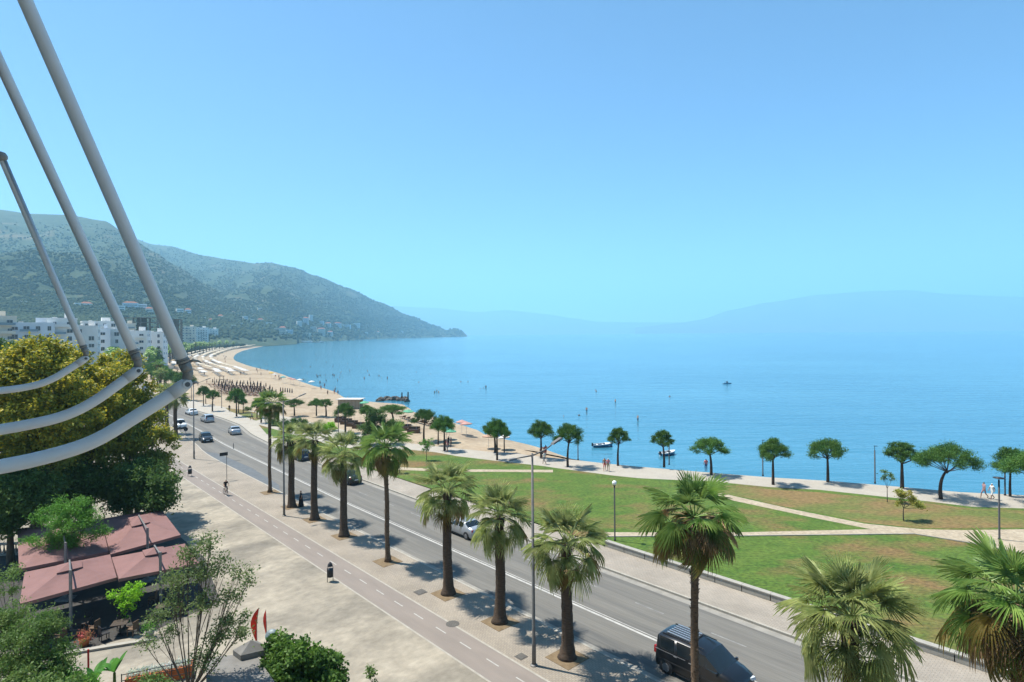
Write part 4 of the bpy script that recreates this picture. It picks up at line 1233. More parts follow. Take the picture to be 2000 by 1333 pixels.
    if kind == 'van':
        for k in range(6):
            MB().box((-1.05, -.5 + k * .2, 1.92), (1.35, .07, .05)).build('rack_slat', m_chrome, t)
        for x in (-1.72, -.38):
            MB().box((x, 0, 1.868), (.06, 1.2, .03)).build('rack_bar', m_trim, t)
        for s in (1, -1):
            MB().box((-.8, s * .615, 1.86), (2.3, .04, .04)).build('roof_rail', m_trim, t)
            MB().box((-.35, s * (HW + .004), .66), (3.2, .02, .06)).build('side_strip', m_trim, t)
            MB().box((-1.35, s * (HW * .97), 1.08), (1.7, .025, .02)).build('door_rail', m_chrome, t)
    return t
def paint(name, c, metal=.3): return mat(name, c, rough=.28, metal=metal, spec=.4, coat=.35)
p_black = paint('black_car_paint', (.006, .0065, .008), 0)
p_dark = paint('dark_grey_car_paint', (.025, .03, .036))
p_silver = paint('silver_car_paint', (.42, .43, .44), .5)
p_white = paint('white_car_paint', (.62, .62, .61), 0)
p_blue = paint('dark_blue_car_paint', (.02, .03, .055))
def heading_at(s, away):
    a = ST(s - 3, interp(RT, s - 3)); b = ST(s + 3, interp(RT, s + 3)); d = b - a
    if not away: d = -d
    return math.atan2(d.y, d.x)
for px, py, away, kind, pt, lab in (
        (458, 847, True, 'saloon', p_silver, 'silver saloon driving away just past the bend'),
        (405, 824, True, 'suv', p_silver, 'silver off-roader driving away ahead of the silver saloon'),
        (374, 810, True, 'saloon', p_white, 'white saloon driving away behind the third street lamp'),
        (402, 862, False, 'hatch', p_dark, 'dark grey hatchback coming towards the camera by the third street lamp'),
        (351, 836, False, 'suv', p_white, 'white off-roader coming on behind the pair of palms'),
        (317, 812, False, 'hatch', p_blue, 'dark blue car half hidden by the white arm and palms'),
        (297, 789, True, 'saloon', p_silver, 'silver car above the big white arm in the distance'),
        (586, 897, True, 'hatch', p_blue, 'dark hatchback driving away beside the first stout palm'),
        (679, 941, True, 'saloon', p_black, 'black saloon driving away behind a stout palm trunk'),
        (905, 1042, True, 'saloon', p_silver, 'nearest silver saloon, between two stout palms'),
        (277, 772, False, 'saloon', p_white, 'white car far off beside the yellow-topped tree'),
        (284, 760, True, 'hatch', p_silver, 'small pale car farthest up the road')):
    p = G(px, py, ROADZ)
    s, t_ = to_st(p)
    car(lab, p, heading_at(s, away), pt, kind)
vp = ST(16.0, 27.95, ROADZ)
van = car('black van with a silver roof rack at the bottom of the road', vp, heading_at(15, False), p_black, 'van', cat='van')
van.scale = (1.06, 1.06, 1.06)

# ---- signs, bins
def sign(base, h, label, round_=False, w=.95, hh=.42):
    t = empty('road_sign', base, TH, label, 'sign', None)
    MB().tube([(0, 0, 0), (0, 0, h)], .035, 8).build('post', m_lamp, t)
    if round_:
        MB().tube([(0, -.03, h + .1), (0, -.05, h + .1)], .34, 20).build('sign_panel', m_black, t)
    else:
        MB().box((-.35, -.05, h - .1), (w, .05, hh)).build('sign_panel', m_black, t)
sign(G(443, 937), HGT(443, 937, 885), 'small dark rectangular sign on a post by the lay-by')
sign(G(353, 845), HGT(353, 845, 826), 'round dark sign on a short post behind the white off-roader', True)
sign(G(363, 858), HGT(363, 858, 840), 'thin round sign on a post beside the pair of palms', True)
b = MB().tube([(0, 0, 0), (0, 0, .7), (0, 0, .95)], [.06, .06, .02], 8).build('bollard', m_lamp, loc=G(456, 877, ROADZ))
prop(b, 'short grey marker post on the white line of the road', 'bollard')
def bin_(base, label):
    t = empty('litter_bin', base, TH, label, 'bin', 'litter bins on the plaza')
    MB().lathe([(.12, .32), (.2, .34), (.22, .9), (.2, .92), (.001, .9)], 14).build('bucket', m_black, t, True)
    MB().tube([(-.22, 0, 0), (-.22, 0, 1.02), (-.1, 0, 1.14), (.1, 0, 1.14), (.22, 0, 1.02), (.22, 0, 0)], .025, 6).build('frame', m_black, t)
    MB().tube([(0, 0, 1.12), (0, 0, 1.3), (0, 0, 1.42)], [.2, .14, .03], 12).build('lid', m_black, t)
bin_(G(645, 1136), 'dark litter bin on legs beside the near cycle path')
bin_(G(371, 931), 'dark litter bin farther up the cycle path near the trees')

# ---- the cafe: four square maroon parasols on side masts
m_canvas = mat('maroon_canvas', (.215, .115, .105), (.18, .095, .085), scale=1.2, rough=.85, bump=.004, bscale=10)
m_mast = mat('grey_mast', (.22, .215, .21), (.16, .155, .15), scale=6, rough=.5, metal=.3)
m_wood = mat('dark_wood', (.06, .04, .028), (.035, .025, .018), scale=5, rough=.7, stretch=(1, 8, 1))
m_wicker = mat('wicker', (.16, .10, .06), (.09, .055, .033), scale=14, rough=.8, bump=.005, bscale=50)
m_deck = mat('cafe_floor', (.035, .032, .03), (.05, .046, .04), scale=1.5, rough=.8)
m_orange = simple('terracotta', (.42, .12, .035), .8)
def parasol(corners_px, label, z=2.65, peak=.75):
    C = [G(x, y, z) for x, y in corners_px]           # near-left, near-right, far-right, far-left
    ctr = sum(C, Vector()) / 4
    t = empty('cafe_parasol', Vector((ctr.x, ctr.y, 0)), 0, label, 'parasol', 'maroon cafe parasols')
    L = [c - Vector((ctr.x, ctr.y, 0)) for c in C]
    top = Vector((0, 0, z + peak))
    mb = MB()
    for i in range(4):
        a, b = L[i], L[(i + 1) % 4]
        N2 = 6
        rows = []
        for k in range(N2 + 1):
            u = k / N2
            A = a.lerp(top, u); B = b.lerp(top, u)
            sag = Vector((0, 0, -.10 * math.sin(math.pi * u)))
            mid = (A + B) / 2 + sag * 1.0
            rows.append([A + sag * .15, A.lerp(mid, .5) + sag * .3, mid, B.lerp(mid, .5) + sag * .3, B + sag * .15])
        vs = [q for r in rows for q in r]
        mb.add(vs, [(k * 5 + j, k * 5 + j + 1, (k + 1) * 5 + j + 1, (k + 1) * 5 + j) for k in range(N2) for j in range(4)])
        mb.add([a, b, b - Vector((0, 0, .2)), a - Vector((0, 0, .2))], [(3, 2, 1, 0)])
    mb.build('canopy', m_canvas, t, False)
    v = MB()
    for i in range(4):
        a, b = L[i], L[(i + 1) % 4]
        A, B = top.lerp(a, .28) + Vector((0, 0, .07)), top.lerp(b, .28) + Vector((0, 0, .07))
        v.add([A, B, top + Vector((0, 0, .13))], [(0, 1, 2)])
        v.add([A, B, B - Vector((0, 0, .06)), A - Vector((0, 0, .06))], [(3, 2, 1, 0)])
    v.build('vent_cap', m_canvas, t)
    front = (L[0] + L[1]) / 2 * 1.04
    MB().box((front.x, front.y, 1.95), (.14, .10, 3.9)).build('mast', m_mast, t)
    MB().tube([Vector((front.x, front.y, 3.75)), top + Vector((0, 0, .25))], .05, 8).build('boom', m_mast, t)
    MB().tube([top + Vector((0, 0, .28)), top - Vector((0, 0, .35))], .05, 8).build('hub', m_mast, t)
    for c in L:
        MB().tube([top - Vector((0, 0, .1)), c + Vector((0, 0, -.03))], .02, 5).build('rib', m_mast, t)
    MB().box((front.x, front.y, .05), (.9, .9, .1)).build('base_weight', m_mast, t)
parasol([(38, 1180), (228, 1128), (215, 1083), (48, 1118)], 'front left maroon parasol of the cafe')
parasol([(232, 1131), (389, 1100), (361, 1062), (218, 1089)], 'front right maroon parasol, behind the thin airy tree')
parasol([(37, 1112), (212, 1077), (196, 1013), (34, 1033)], 'back left maroon parasol, mostly under the bright green tree')
parasol([(216, 1083), (353, 1045), (314, 994), (197, 1014)], 'back right maroon parasol at the plaza side, half in shade')
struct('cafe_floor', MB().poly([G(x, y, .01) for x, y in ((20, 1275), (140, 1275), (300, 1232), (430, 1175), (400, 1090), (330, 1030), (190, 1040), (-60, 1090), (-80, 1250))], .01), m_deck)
def cafe_chair(p, rz, label, cane=False):
    t = empty('cafe_chair', p, rz, label, 'chair', 'chairs under the maroon parasols')
    m = m_wicker if cane else m_black
    MB().box((0, 0, .45), (.46, .46, .05)).build('seat', m, t)
    MB().box((-.22, 0, .70), (.04, .44, .42), taper=.92).build('backrest', m, t)
    for x in (-.19, .19):
        for y in (-.19, .19):
            MB().box((x, y, .215), (.035, .035, .43)).build('leg', m, t)
    for y in (-.22, .22): MB().box((.0, y, .64), (.42, .04, .03)).build('armrest', m, t)
def cafe_table(p, label):
    t = empty('cafe_table', p, .3, label, 'table', 'tables under the maroon parasols')
    MB().box((0, 0, .74), (.85, .85, .035)).build('table_top', m_wood, t)
    MB().tube([(0, 0, .03), (0, 0, .73)], .04, 8).build('pedestal', m_black, t)
    MB().box((0, 0, .02), (.5, .5, .03)).build('foot', m_black, t)
tabs = [((160, 1238), 'table by the front edge below the front left parasol'), ((95, 1255), 'table at the left end of the cafe front'), ((320, 1205), 'table behind the airy tree at the right end of the cafe'), ((235, 1240), 'table beside the lime sapling'), ((60, 1120), 'table at the left edge between the parasols'), ((270, 1185), 'table deep below the front right parasol')]
crng = random.Random(4)
for (px, py), lab in tabs:
    p = G(px, py)
    cafe_table(p, lab)
    for k in range(3):
        a = k * 2.1 + crng.uniform(-.3, .3)
        cafe_chair(p + Vector((math.cos(a) * .85, math.sin(a) * .85, 0)), a + math.pi, ('wicker chair' if k == 0 else 'right dark chair' if k == 1 else 'left dark chair') + ' at the ' + lab.replace(' below the front left parasol', '').replace(' behind the airy tree', '').replace(' deep below the front right parasol', ' farthest in'), k == 0)
# balustrade at the left edge, planters, pots
bal = empty('balustrade', G(12, 1085), .12, 'pale stone balustrade at the left edge behind the cafe', 'balustrade')
MB().box((0, 0, .95), (4.2, .3, .14)).build('handrail', m_wallc, bal)
MB().box((0, 0, .08), (4.2, .3, .16)).build('plinth', m_wallc, bal)
bs = MB().lathe([(.06, .16), (.06, .2), (.1, .35), (.05, .6), (.04, .75), (.07, .88)], 10).mesh('baluster', m_wallc, True)
for k in range(14): link('baluster', bs, bal, loc=(-1.95 + k * .3, 0, 0))
def pot(p, label, m, fl):
    t = empty('flower_pot', p, 0, label, 'flower pot', 'potted plants along the cafe front')
    MB().lathe([(.001, 0), (.2, 0), (.28, .42), (.25, .42), (.22, .34), (.001, .34)], 14).build('pot', m, t, True)
    rs = np.random.RandomState(int(abs(p.x * 10)))
    P = rs.normal(size=(260, 3)) * np.array([.22, .22, .2]) + np.array([0, 0, .62])
    v, f = leaf_quads(P, .07, rs, .5, .4); link('leaves', np_mesh('leaves', v, f, fl), t)
pot(G(165, 1262), 'pot with reddish flowers at the cafe front', m_orange, lm('pink_flowers', (.35, .05, .07), (.08, .13, .03)))
pot(G(292, 1245), 'pale pot with a green plant behind the airy tree', m_wallc, m_leaf_green)
# kiosk with a grey roof, dish and red flags
m_roof = mat('grey_roof_sheet', (.19, .18, .165), (.14, .132, .12), scale=2, rough=.9, bump=.004, bscale=18)
ki = empty('kiosk', G(470, 1420), 0, 'small kiosk with flat grey roof at the bottom behind the airy tree', 'kiosk')
def loc_(p, e): return Vector((p.x - e.location.x, p.y - e.location.y, p.z))
zr = 2.7
rc = [loc_(G(x, y, zr), ki) for x, y in ((402, 1360), (404, 1284), (498, 1276), (545, 1345), (520, 1420), (400, 1420))]
mb = MB().poly(rc, zr)
n = len(rc)
mb.add(rc + [r_ - Vector((0, 0, .25)) for r_ in rc], [(i, (i + 1) % n, n + (i + 1) % n, n + i) for i in range(n)])
mb.build('roof', m_roof, ki)
inn = [r_ * .93 + Vector((0, 0, -.25)) for r_ in rc]
cx = sum(rc, Vector()) / n
inn = [cx + (r_ - cx) * .93 - Vector((0, 0, .25)) for r_ in rc]
MB().add(inn + [Vector((p.x, p.y, 0)) for p in inn], [(i, (i + 1) % n, n + (i + 1) % n, n + i) for i in range(n)]).build('wall', m_wallc, ki)
up = [loc_(G(x, y, 2.95), ki) for x, y in ((455, 1270), (504, 1253), (530, 1267), (470, 1281))]
pk = sum(up, Vector()) / 4 + Vector((0, 0, .42))
mb = MB()
for i in range(4): mb.add([up[i], up[(i + 1) % 4], pk], [(0, 1, 2)])
mb.add(up + [Vector((u.x, u.y, 2.68)) for u in up], [(i, (i + 1) % 4, 4 + (i + 1) % 4, 4 + i) for i in range(4)])
mb.build('raised_roof', m_roof, ki)
ds = empty('satellite_dish', G(530, 1259, 2.7), 0, 'grey-blue satellite dish on the kiosk roof', 'satellite dish')
m_dish = simple('dish_grey', (.13, .17, .18), .5, .1)
M = Matrix.Rotation(math.radians(-62), 4, 'X') @ Matrix.Rotation(.4, 4, 'Y')
dd = MB().lathe([(.001, .10), (.15, .085), (.24, .05), (.30, 0)], 22).build('reflector', m_dish, ds, True)
dd.matrix_local = Matrix.Translation((0, 0, .45)) @ Matrix.Rotation(math.radians(50), 4, 'X')
MB().tube([(0, .1, 0), (0, .08, .35), (0, .02, .45)], .02, 6).build('bracket', m_mast, ds)
MB().tube([(0, 0, .3), (0, -.3, .5)], .012, 5).build('feed_arm', m_mast, ds)
m_red = mat('red_flag_cloth', (.48, .035, .018), (.36, .02, .012), scale=3, rough=.8, trans=.25)
def flag(p, rz, label, lean):
    t = empty('feather_flag', p, rz, label, 'flag', 'red feather flags')
    MB().tube([(0, 0, 0), (0, 0, 1.4), (lean * .4, 0, 2.3)], [.018, .015, .01], 6).build('pole', m_mast, t)
    A, B = [], []
    for k in range(9):
        u = k / 8; z = .45 + 1.85 * u
        x0 = lean * .4 * max(0, (z - 1.4) / .9) ** 1.5
        w = .34 * math.sin(math.pi * min(.98, .12 + .82 * (1 - u))) * (1 if u < .9 else .6)
        A.append(Vector((x0, 0, z))); B.append(Vector((x0 - w, .05 * math.sin(u * 7), z - .06)))
    MB().strip(A, B).build('cloth', m_red, t)
flag(G(502, 1266), .15, 'left red feather flag by the kiosk', .3)
flag(G(521, 1270), -.75, 'right red feather flag by the kiosk', -.2)
# flower bed with rail, banana plants, red post
bed = empty('flower_bed', G(312, 1330), .42, 'raised bed of silvery plants behind a rail at the bottom left', 'flower bed')
MB().box((0, 0, .3), (3.0, .7, .6)).build('planter_box', m_orange, bed)
rs = np.random.RandomState(8)
P = np.stack([rs.uniform(-1.45, 1.45, 1500), rs.uniform(-.3, .3, 1500), .62 + np.abs(rs.normal(size=1500)) * .1], 1)
v, f = leaf_quads(P, .055, rs, .5, .8); link('plants', np_mesh('plants', v, f, lm('silver_leaves', (.28, .33, .26), (.40, .44, .37))), bed)
for z in (.35, .65, .95): MB().tube([(-1.6, -.5, z), (1.6, -.5, z)], .02, 6).build('rail', m_trim, bed)
for x in (-1.6, -.5, .6, 1.6): MB().tube([(x, -.5, 0), (x, -.5, 1.0)], .025, 6).build('rail_post', m_trim, bed)
m_banana = lm('banana_leaf', (.05, .15, .025), (.09, .20, .035), .8)
def banana(p, label, seed, h):
    t = empty('banana_plant', p, 0, label, 'plant', 'banana plants at the bottom left')
    MB().tube([(0, 0, 0), (0, 0, h * .5)], [.09, .06], 8).build('stem', m_leaf_mid, t)
    rr = random.Random(seed)
    for i in range(6):
        az = i * 1.05 + rr.uniform(-.3, .3); el = rr.uniform(.5, 1.25); L = rr.uniform(1.0, 1.4)
        A, B, M3 = [], [], []
        for k in range(8):
            u = k / 7
            q = Vector((math.cos(az) * L * u * math.cos(el), math.sin(az) * L * u * math.cos(el), h * .5 + L * u * math.sin(el) - .75 * u * u * math.cos(el)))
            e = Vector((-math.sin(az), math.cos(az), 0)) * .19 * math.sin(math.pi * min(1, .08 + u * .92))
            A.append(q + e + Vector((0, 0, .05))); M3.append(q); B.append(q - e + Vector((0, 0, .05)))
        MB().strip(A, M3).strip(M3, B).build('leaf', m_banana, t, True)
banana(G(224, 1372), 'right banana plant at the bottom edge', 2, 2.9)
banana(G(186, 1378), 'left banana plant at the bottom edge', 5, 2.3)
rp = MB().tube([(0, 0, 0), (0, 0, 2.0)], .045, 8).build('post', m_red, loc=G(173, 1345)); rp.name = 'red_post'
prop(rp, 'slim red post standing left of the banana plants', 'post')
# low white kerb in front of the cafe
struct('cafe_kerb', MB().strip([G(x, y, .14) for x, y in ((60, 1283), (160, 1267), (300, 1245))], [G(x, y, .14) for x, y in ((60, 1290), (160, 1272), (300, 1249))]).strip([G(x, y, .14) for x, y in ((60, 1290), (160, 1272), (300, 1249))], [G(x, y, 0) for x, y in ((60, 1294), (160, 1276), (300, 1253))]), m_kerb)
# ================================================================== TOWN
m_wallw = mat('white_render', (.80, .78, .74), (.70, .68, .64), scale=.15, rough=.9)
m_wallb = mat('bluish_render', (.66, .70, .73), (.58, .62, .65), scale=.15, rough=.9)
m_wallcr = mat('cream_render', (.72, .65, .54), (.62, .56, .46), scale=.15, rough=.9)
m_conc = mat('raw_concrete', (.26, .24, .215), (.20, .185, .165), scale=.2, rough=.95)
m_tile = mat('red_roof_tiles', (.30, .11, .06), (.22, .085, .05), scale=.3, rough=.9)
m_pane = simple('window_pane', (.035, .055, .075), .1, 0, .6)
m_frame = simple('window_frame_white', (.55, .55, .54), .6)
m_rail = simple('balcony_glass', (.20, .27, .31), .25)
win_frame = MB().box((0, 0, 0), (1.5, .12, 1.5)).mesh('window', m_frame)
win_pane = MB().box((-.36, -.075, 0), (.62, .05, 1.3)).box((.36, -.075, 0), (.62, .05, 1.3)).mesh('pane', m_pane)
def block(pl, pr, ytop, D, label, wall, depth=13, rz=0.0, cols=None, balc=True, cat='building', group='flats in the town', roof='flat', zbase=0.0, detail=True, floors=None, name='apartment_building'):
    a, b = AT(pl, ytop, D), AT(pr, ytop, D)
    w = (b - a).length
    h = (a.z + b.z) / 2 - zbase
    c = (a + b) / 2
    az = math.atan2(c.x, c.y)
    t = empty(name, Vector((c.x, c.y, zbase)), -az + rz, label, cat, group)
    MB().box((0, depth / 2, h / 2), (w, depth, h)).build('wall', wall, t)
    if roof == 'flat':
        pa = MB()
        pa.box((0, .15, h + .4), (w + .3, .3, .8)).box((0, depth - .15, h + .4), (w + .3, .3, .8)).box((-w / 2, depth / 2, h + .4), (.3, depth - .6, .8)).box((w / 2, depth / 2, h + .4), (.3, depth - .6, .8))
        pa.build('parapet', wall, t)
        if detail:
            MB().box((w * .2, depth * .5, h + 1.4), (w * .25, 4, 2.8)).build('stair_hut', wall, t)
            MB().box((-w * .25, depth * .4, h + .6), (1.6, 1.2, 1.2)).build('water_tank', m_frame, t)
    else:
        MB().add([(-w / 2 - .5, -.5, h), (w / 2 + .5, -.5, h), (w / 2 + .5, depth + .5, h), (-w / 2 - .5, depth + .5, h), (-w / 4, depth / 2, h + 2.6), (w / 4, depth / 2, h + 2.6)],
                 [(0, 1, 5, 4), (1, 2, 5), (2, 3, 4, 5), (3, 0, 4)]).build('roof', m_tile, t)
    nf = floors or max(1, int(h / 3.1)); nc = cols or max(1, int(w / 3.6))
    rr = random.Random(int(pl * 7 + pr))
    for f in range(nf):
        z = h - (f + .5) * (h / nf)
        if z < h - 22 and h > 26: break
        if balc and f % 1 == 0 and w > 9:
            x0 = -w / 2 + w * rr.choice((.28, .5)); bw = w * .5 * rr.choice((.8, 1.0))
            bb = MB().box((x0 + bw / 2 - w * .05, -.65, z - 1.35), (bw, 1.3, .2)).build('balcony', wall, t)
            MB().box((x0 + bw / 2 - w * .05, -1.27, z - .78), (bw, .06, .95)).build('railing', m_rail if rr.random() < .6 else wall, bb)
        for k in range(nc):
            if rr.random() < .12: continue
            x = -w / 2 + (k + .5) * w / nc
            o = link('window', win_frame, t, loc=(x, -.03, z + .05), scale=(rr.choice((.8, 1, 1.35)), 1, rr.choice((.9, 1.1, 1.3))))
            link('pane', win_pane, o)
    if abs(rz) > .05 or True:
        for f in range(nf):
            z = h - (f + .5) * (h / nf)
            if z < h - 14: break
            for k in range(2):
                o = link('window', win_frame, t, loc=(w / 2 + .03, 3 + k * 5, z), rot=(0, 0, math.pi / 2)); link('pane', win_pane, o)
    return t
block(-40, 24, 621, 230, 'tall white flats at the left edge of the town', m_wallcr, rz=.25)
block(28, 98, 634, 238, 'bluish white flats with few windows, second from the left', m_wallb, balc=True)
block(98, 145, 625, 246, 'white flats with long balconies left of the thinnest arm', m_wallw)
block(147, 186, 640, 255, 'white flats with deep balconies right of the thinnest arm', m_wallw, rz=-.1)
block(168, 224, 630, 330, 'pale flats standing behind the front row of the town', m_wallw, rz=.1)
block(188, 213, 645, 275, 'narrow bluish flats with a dark stair strip', m_wallb)
block(214, 242, 646, 285, 'white flats left of the middle pole', m_wallw, rz=-.1)
block(246, 284, 649, 310, 'white flats with blue windows right of the middle pole', m_wallw, rz=-.15)
block(286, 316, 651, 335, 'white flats before the nearest pole, last of the front row', m_wallw, rz=-.2)
block(230, 262, 634, 420, 'cream flats behind the middle pole', m_wallcr)
def skeleton(pl, pr, yt, D, label, zb=0):
    a, b = AT(pl, yt, D), AT(pr, yt, D); w = (b - a).length; h = a.z - zb; c = (a + b) / 2
    t = empty('unfinished_building', Vector((c.x, c.y, zb)), -math.atan2(c.x, c.y) - .1, label, 'building', 'unfinished concrete frames')
    n = max(2, int(h / 3.3))
    for f in range(n + 1): MB().box((0, 6, h * f / n), (w, 12, .35)).build('floor_slab', m_conc, t)
    nc = max(3, int(w / 4.5))
    for k in range(nc + 1):
        for y in (.4, 6, 11.6): MB().box((-w / 2 + .3 + k * (w - .6) / nc, y, h / 2), (.45, .45, h)).build('column', m_conc, t)
    MB().box((0, 8, h / 2), (w * .3, .3, h)).build('core_wall', m_conc, t)
skeleton(246, 303, 621, 450, 'wide unfinished concrete building behind the flats')
skeleton(331, 352, 624, 430, 'tall dark unfinished concrete building right of the nearest pole')
for i, (l, r, y, D, m, rf, lab) in enumerate(((356, 380, 639, 800, m_wallcr, 'flat', 'cream low flats, first right of the unfinished tower'), (382, 404, 641, 950, m_wallw, 'flat', 'white low flats with many balconies above the palm row'), (405, 424, 643, 1080, m_wallw, 'flat', 'white low flats before the bushy slope'), (428, 446, 645, 1230, m_wallw, 'flat', 'white stepped villa left of the last one on the flat'), (447, 466, 648, 1320, m_wallw, 'flat', 'last white villa at the foot of the hill'))):
    block(l, r, y, D, lab, m, depth=14, rz=-.1, roof=rf, group='low flats at the foot of the hill')
hill_b = [(232, 606, 22, 8, m_wallw), (255, 603, 26, 10, m_wallb), (278, 604, 16, 9, m_wallw), (152, 598, 10, 5, m_wallw), (170, 598, 18, 4, m_wallw), (45, 592, 10, 3, m_wallcr), (352, 612, 12, 8, m_wallw), (368, 614, 10, 8, m_wallb), (292, 612, 12, 8, m_tile), (395, 626, 10, 5, m_wallcr),
          (412, 630, 9, 4, m_wallw), (480, 628, 9, 9, m_wallb), (493, 632, 8, 8, m_wallcr), (508, 630, 10, 5, m_wallcr), (524, 636, 10, 5, m_wallw), (470, 636, 8, 5, m_wallcr), (552, 655, 12, 14, m_wallcr), (566, 655, 12, 10, m_wallb), (585, 640, 9, 12, m_wallw), (597, 636, 10, 14, m_wallb), (608, 630, 7, 14, m_wallw), (612, 648, 12, 9, m_wallcr),
          (628, 655, 14, 12, m_wallcr), (640, 640, 10, 8, m_tile), (628, 636, 8, 8, m_wallb), (660, 640, 14, 8, m_wallb), (676, 642, 16, 7, m_wallb), (697, 640, 12, 8, m_wallw), (645, 656, 10, 7, m_wallw), (600, 657, 10, 6, m_wallcr), (715, 653, 7, 4, m_wallw), (738, 652, 6, 3, m_wallw), (785, 650, 6, 3, m_wallw), (540, 648, 9, 6, m_wallcr), (430, 622, 9, 4, m_wallcr), (508, 606, 8, 4, m_wallcr), (455, 640, 8, 4, m_wallw)]
nth = {}
for i, (x, y, w, h, m) in enumerate(hill_b):
    q = on_hill(x, y)
    if q is None:
        q = G(x, max(y, 668))
    D = q.y; k = D / FPX
    tone = {'white_render': 'white', 'bluish_render': 'pale grey', 'cream_render': 'cream', 'red_roof_tiles': 'reddish'}[m.name]
    band_ = 'behind the white poles' if x < 330 else 'above the palm row' if x < 475 else 'over the end of the beach' if x < 560 else 'above the marina' if x < 660 else 'on the headland'
    key = (tone, band_); nth[key] = nth.get(key, 0) + 1
    od = ['first', 'second', 'third', 'fourth', 'fifth', 'sixth'][nth[key] - 1]
    t = empty('hillside_house', q - Vector((0, 0, 1)), -math.atan2(q.x, q.y) + R2.uniform(-.3, .3), '%s %s hillside building counted from the left %s' % (od, tone, band_), 'building', 'buildings on the slopes')
    W, H = w * k, h * k
    MB().box((0, 5, H / 2), (W, 10, H + 4)).build('wall', m if m is not m_tile else m_wallcr, t)
    if m is m_tile or i % 3 == 1:
        MB().add([(-W / 2 - .5, -.5, H / 2 + H / 2 + 2), (W / 2 + .5, -.5, H + 2), (W / 2 + .5, 10.5, H + 2), (-W / 2 - .5, 10.5, H + 2), (-W / 4, 5, H + 5), (W / 4, 5, H + 5)], [(0, 1, 5, 4), (1, 2, 5), (2, 3, 4, 5), (3, 0, 4)]).build('roof', m_tile, t)
    nfl = max(1, int(H / 3.6))
    for f in range(nfl):
        MB().box((0, -.05, (f + .5) * H / nfl + .3), (W * .86, .16, 1.5)).build('window_band', m_pane, t)
# olive slope between town and sea: a few dark tree masses at the foot
pts = []
for i in range(1500):
    px = R2.uniform(-60, 640); D = R2.uniform(420, 1000)
    if px > 330: D = R2.uniform(650, 1100)
    p = AT(px, 660, D); p.z = -.2
    s_, t_ = to_st(p)
    if t_ > interp(LT, s_) - 14: continue
    pts.append((p, R2.uniform(2.2, 4.6)))
for i in range(900):
    px = R2.uniform(300, 540); D = R2.uniform(430, 1300)
    p = AT(px, 660, D); p.z = -.2
    s_, t_ = to_st(p)
    if t_ > interp(LT, s_) - 5: continue
    pts.append((p, R2.uniform(3.5, 6.5)))
blob_mass('town_greenery', pts, m_scrub, 'trees and gardens between the town and the hill', 'trees')
# marina at the foot of the headland
mar = empty('pier', G(585, 670, SEA_Z), -.06, 'long pale pier with jetties at the end of the beach', 'pier')
kp = mar.location.y / FPX
MB().box((0, 0, .5), (96 * kp, 9, 1.4)).build('deck', m_conc, mar)
MB().box((8 * kp, 0, 3.4), (34 * kp, 7, 3.2)).build('boat_shed', m_wallw, mar)
for k in range(7): MB().box((-44 * kp + k * 14 * kp, -7, .4), (2.4, 8, .6)).build('jetty', m_conc, mar)
for i, (x, y, lab) in enumerate(((628, 668.6, 'white motor boat at the outer end of the pier'), (672, 665.8, 'white motor boat moored right of the pier'))):
    p = G(x, y, SEA_Z)
    o = empty('motor_boat', p, .2, lab, 'boat', 'motor boats by the pier')
    MB().add([(-6, -1.8, 0), (4, -1.8, 0), (7, 0, 0), (4, 1.8, 0), (-6, 1.8, 0), (-6.2, -2.1, 1.6), (4.5, -2.1, 1.8), (8.2, 0, 2.2), (4.5, 2.1, 1.8), (-6.2, 2.1, 1.6)], [(0, 1, 6, 5), (1, 2, 7, 6), (2, 3, 8, 7), (3, 4, 9, 8), (4, 0, 5, 9), (5, 6, 7, 8, 9)]).build('hull', m_frame, o)
    MB().box((-1, 0, 2.6), (5, 2.8, 1.8), taper=.8).build('cabin', m_frame, o)

# ================================================================== BEACH
def canopy_mesh(m, r=1.35, sides=8, drop=.42):
    mb = MB()
    top = (0, 0, 2.45)
    V = [top] + [(r * math.cos(2 * math.pi * k / sides), r * math.sin(2 * math.pi * k / sides), 2.45 - drop) for k in range(sides)] + [(r * math.cos(2 * math.pi * k / sides), r * math.sin(2 * math.pi * k / sides), 2.45 - drop - .14) for k in range(sides)]
    mb.add(V, [(0, 1 + k, 1 + (k + 1) % sides) for k in range(sides)] + [(1 + k, 1 + sides + k, 1 + sides + (k + 1) % sides, 1 + (k + 1) % sides) for k in range(sides)])
    return mb.mesh('canopy', m)
def cloth(n, c): return mat(n, c, tuple(q * .8 for q in c), scale=1.5, rough=.85, trans=.15)
m_cream = cloth('cream_canvas', (.58, .50, .38)); m_wcan = cloth('white_canvas', (.66, .63, .58)); m_straw = cloth('straw_thatch', (.30, .215, .12)); m_pinkc = cloth('pink_canvas', (.52, .30, .26))
m_teal = cloth('teal_canvas', (.10, .34, .36)); m_yel = cloth('yellow_canvas', (.62, .40, .06)); m_gcan = cloth('green_canvas', (.14, .42, .26)); m_brown = cloth('dark_brown_canvas', (.045, .03, .028)); m_orcan = cloth('orange_canvas', (.55, .34, .24))
pole_me = MB().tube([(0, 0, -.1), (0, 0, 2.4)], .03, 6).mesh('pole', m_frame)
CAN = {m.name: canopy_mesh(m) for m in (m_cream, m_wcan, m_straw, m_pinkc, m_teal, m_yel, m_gcan, m_orcan)}
bed_me = MB().box((0, 0, .3), (1.3, .62, .07)).box((-.82, 0, .46), (.62, .62, .07), M=Matrix.Rotation(.55, 3, 'Y')).box((.5, .25, .14), (.05, .05, .28)).box((.5, -.25, .14), (.05, .05, .28)).box((-.5, .25, .14), (.05, .05, .28)).box((-.5, -.25, .14), (.05, .05, .28))
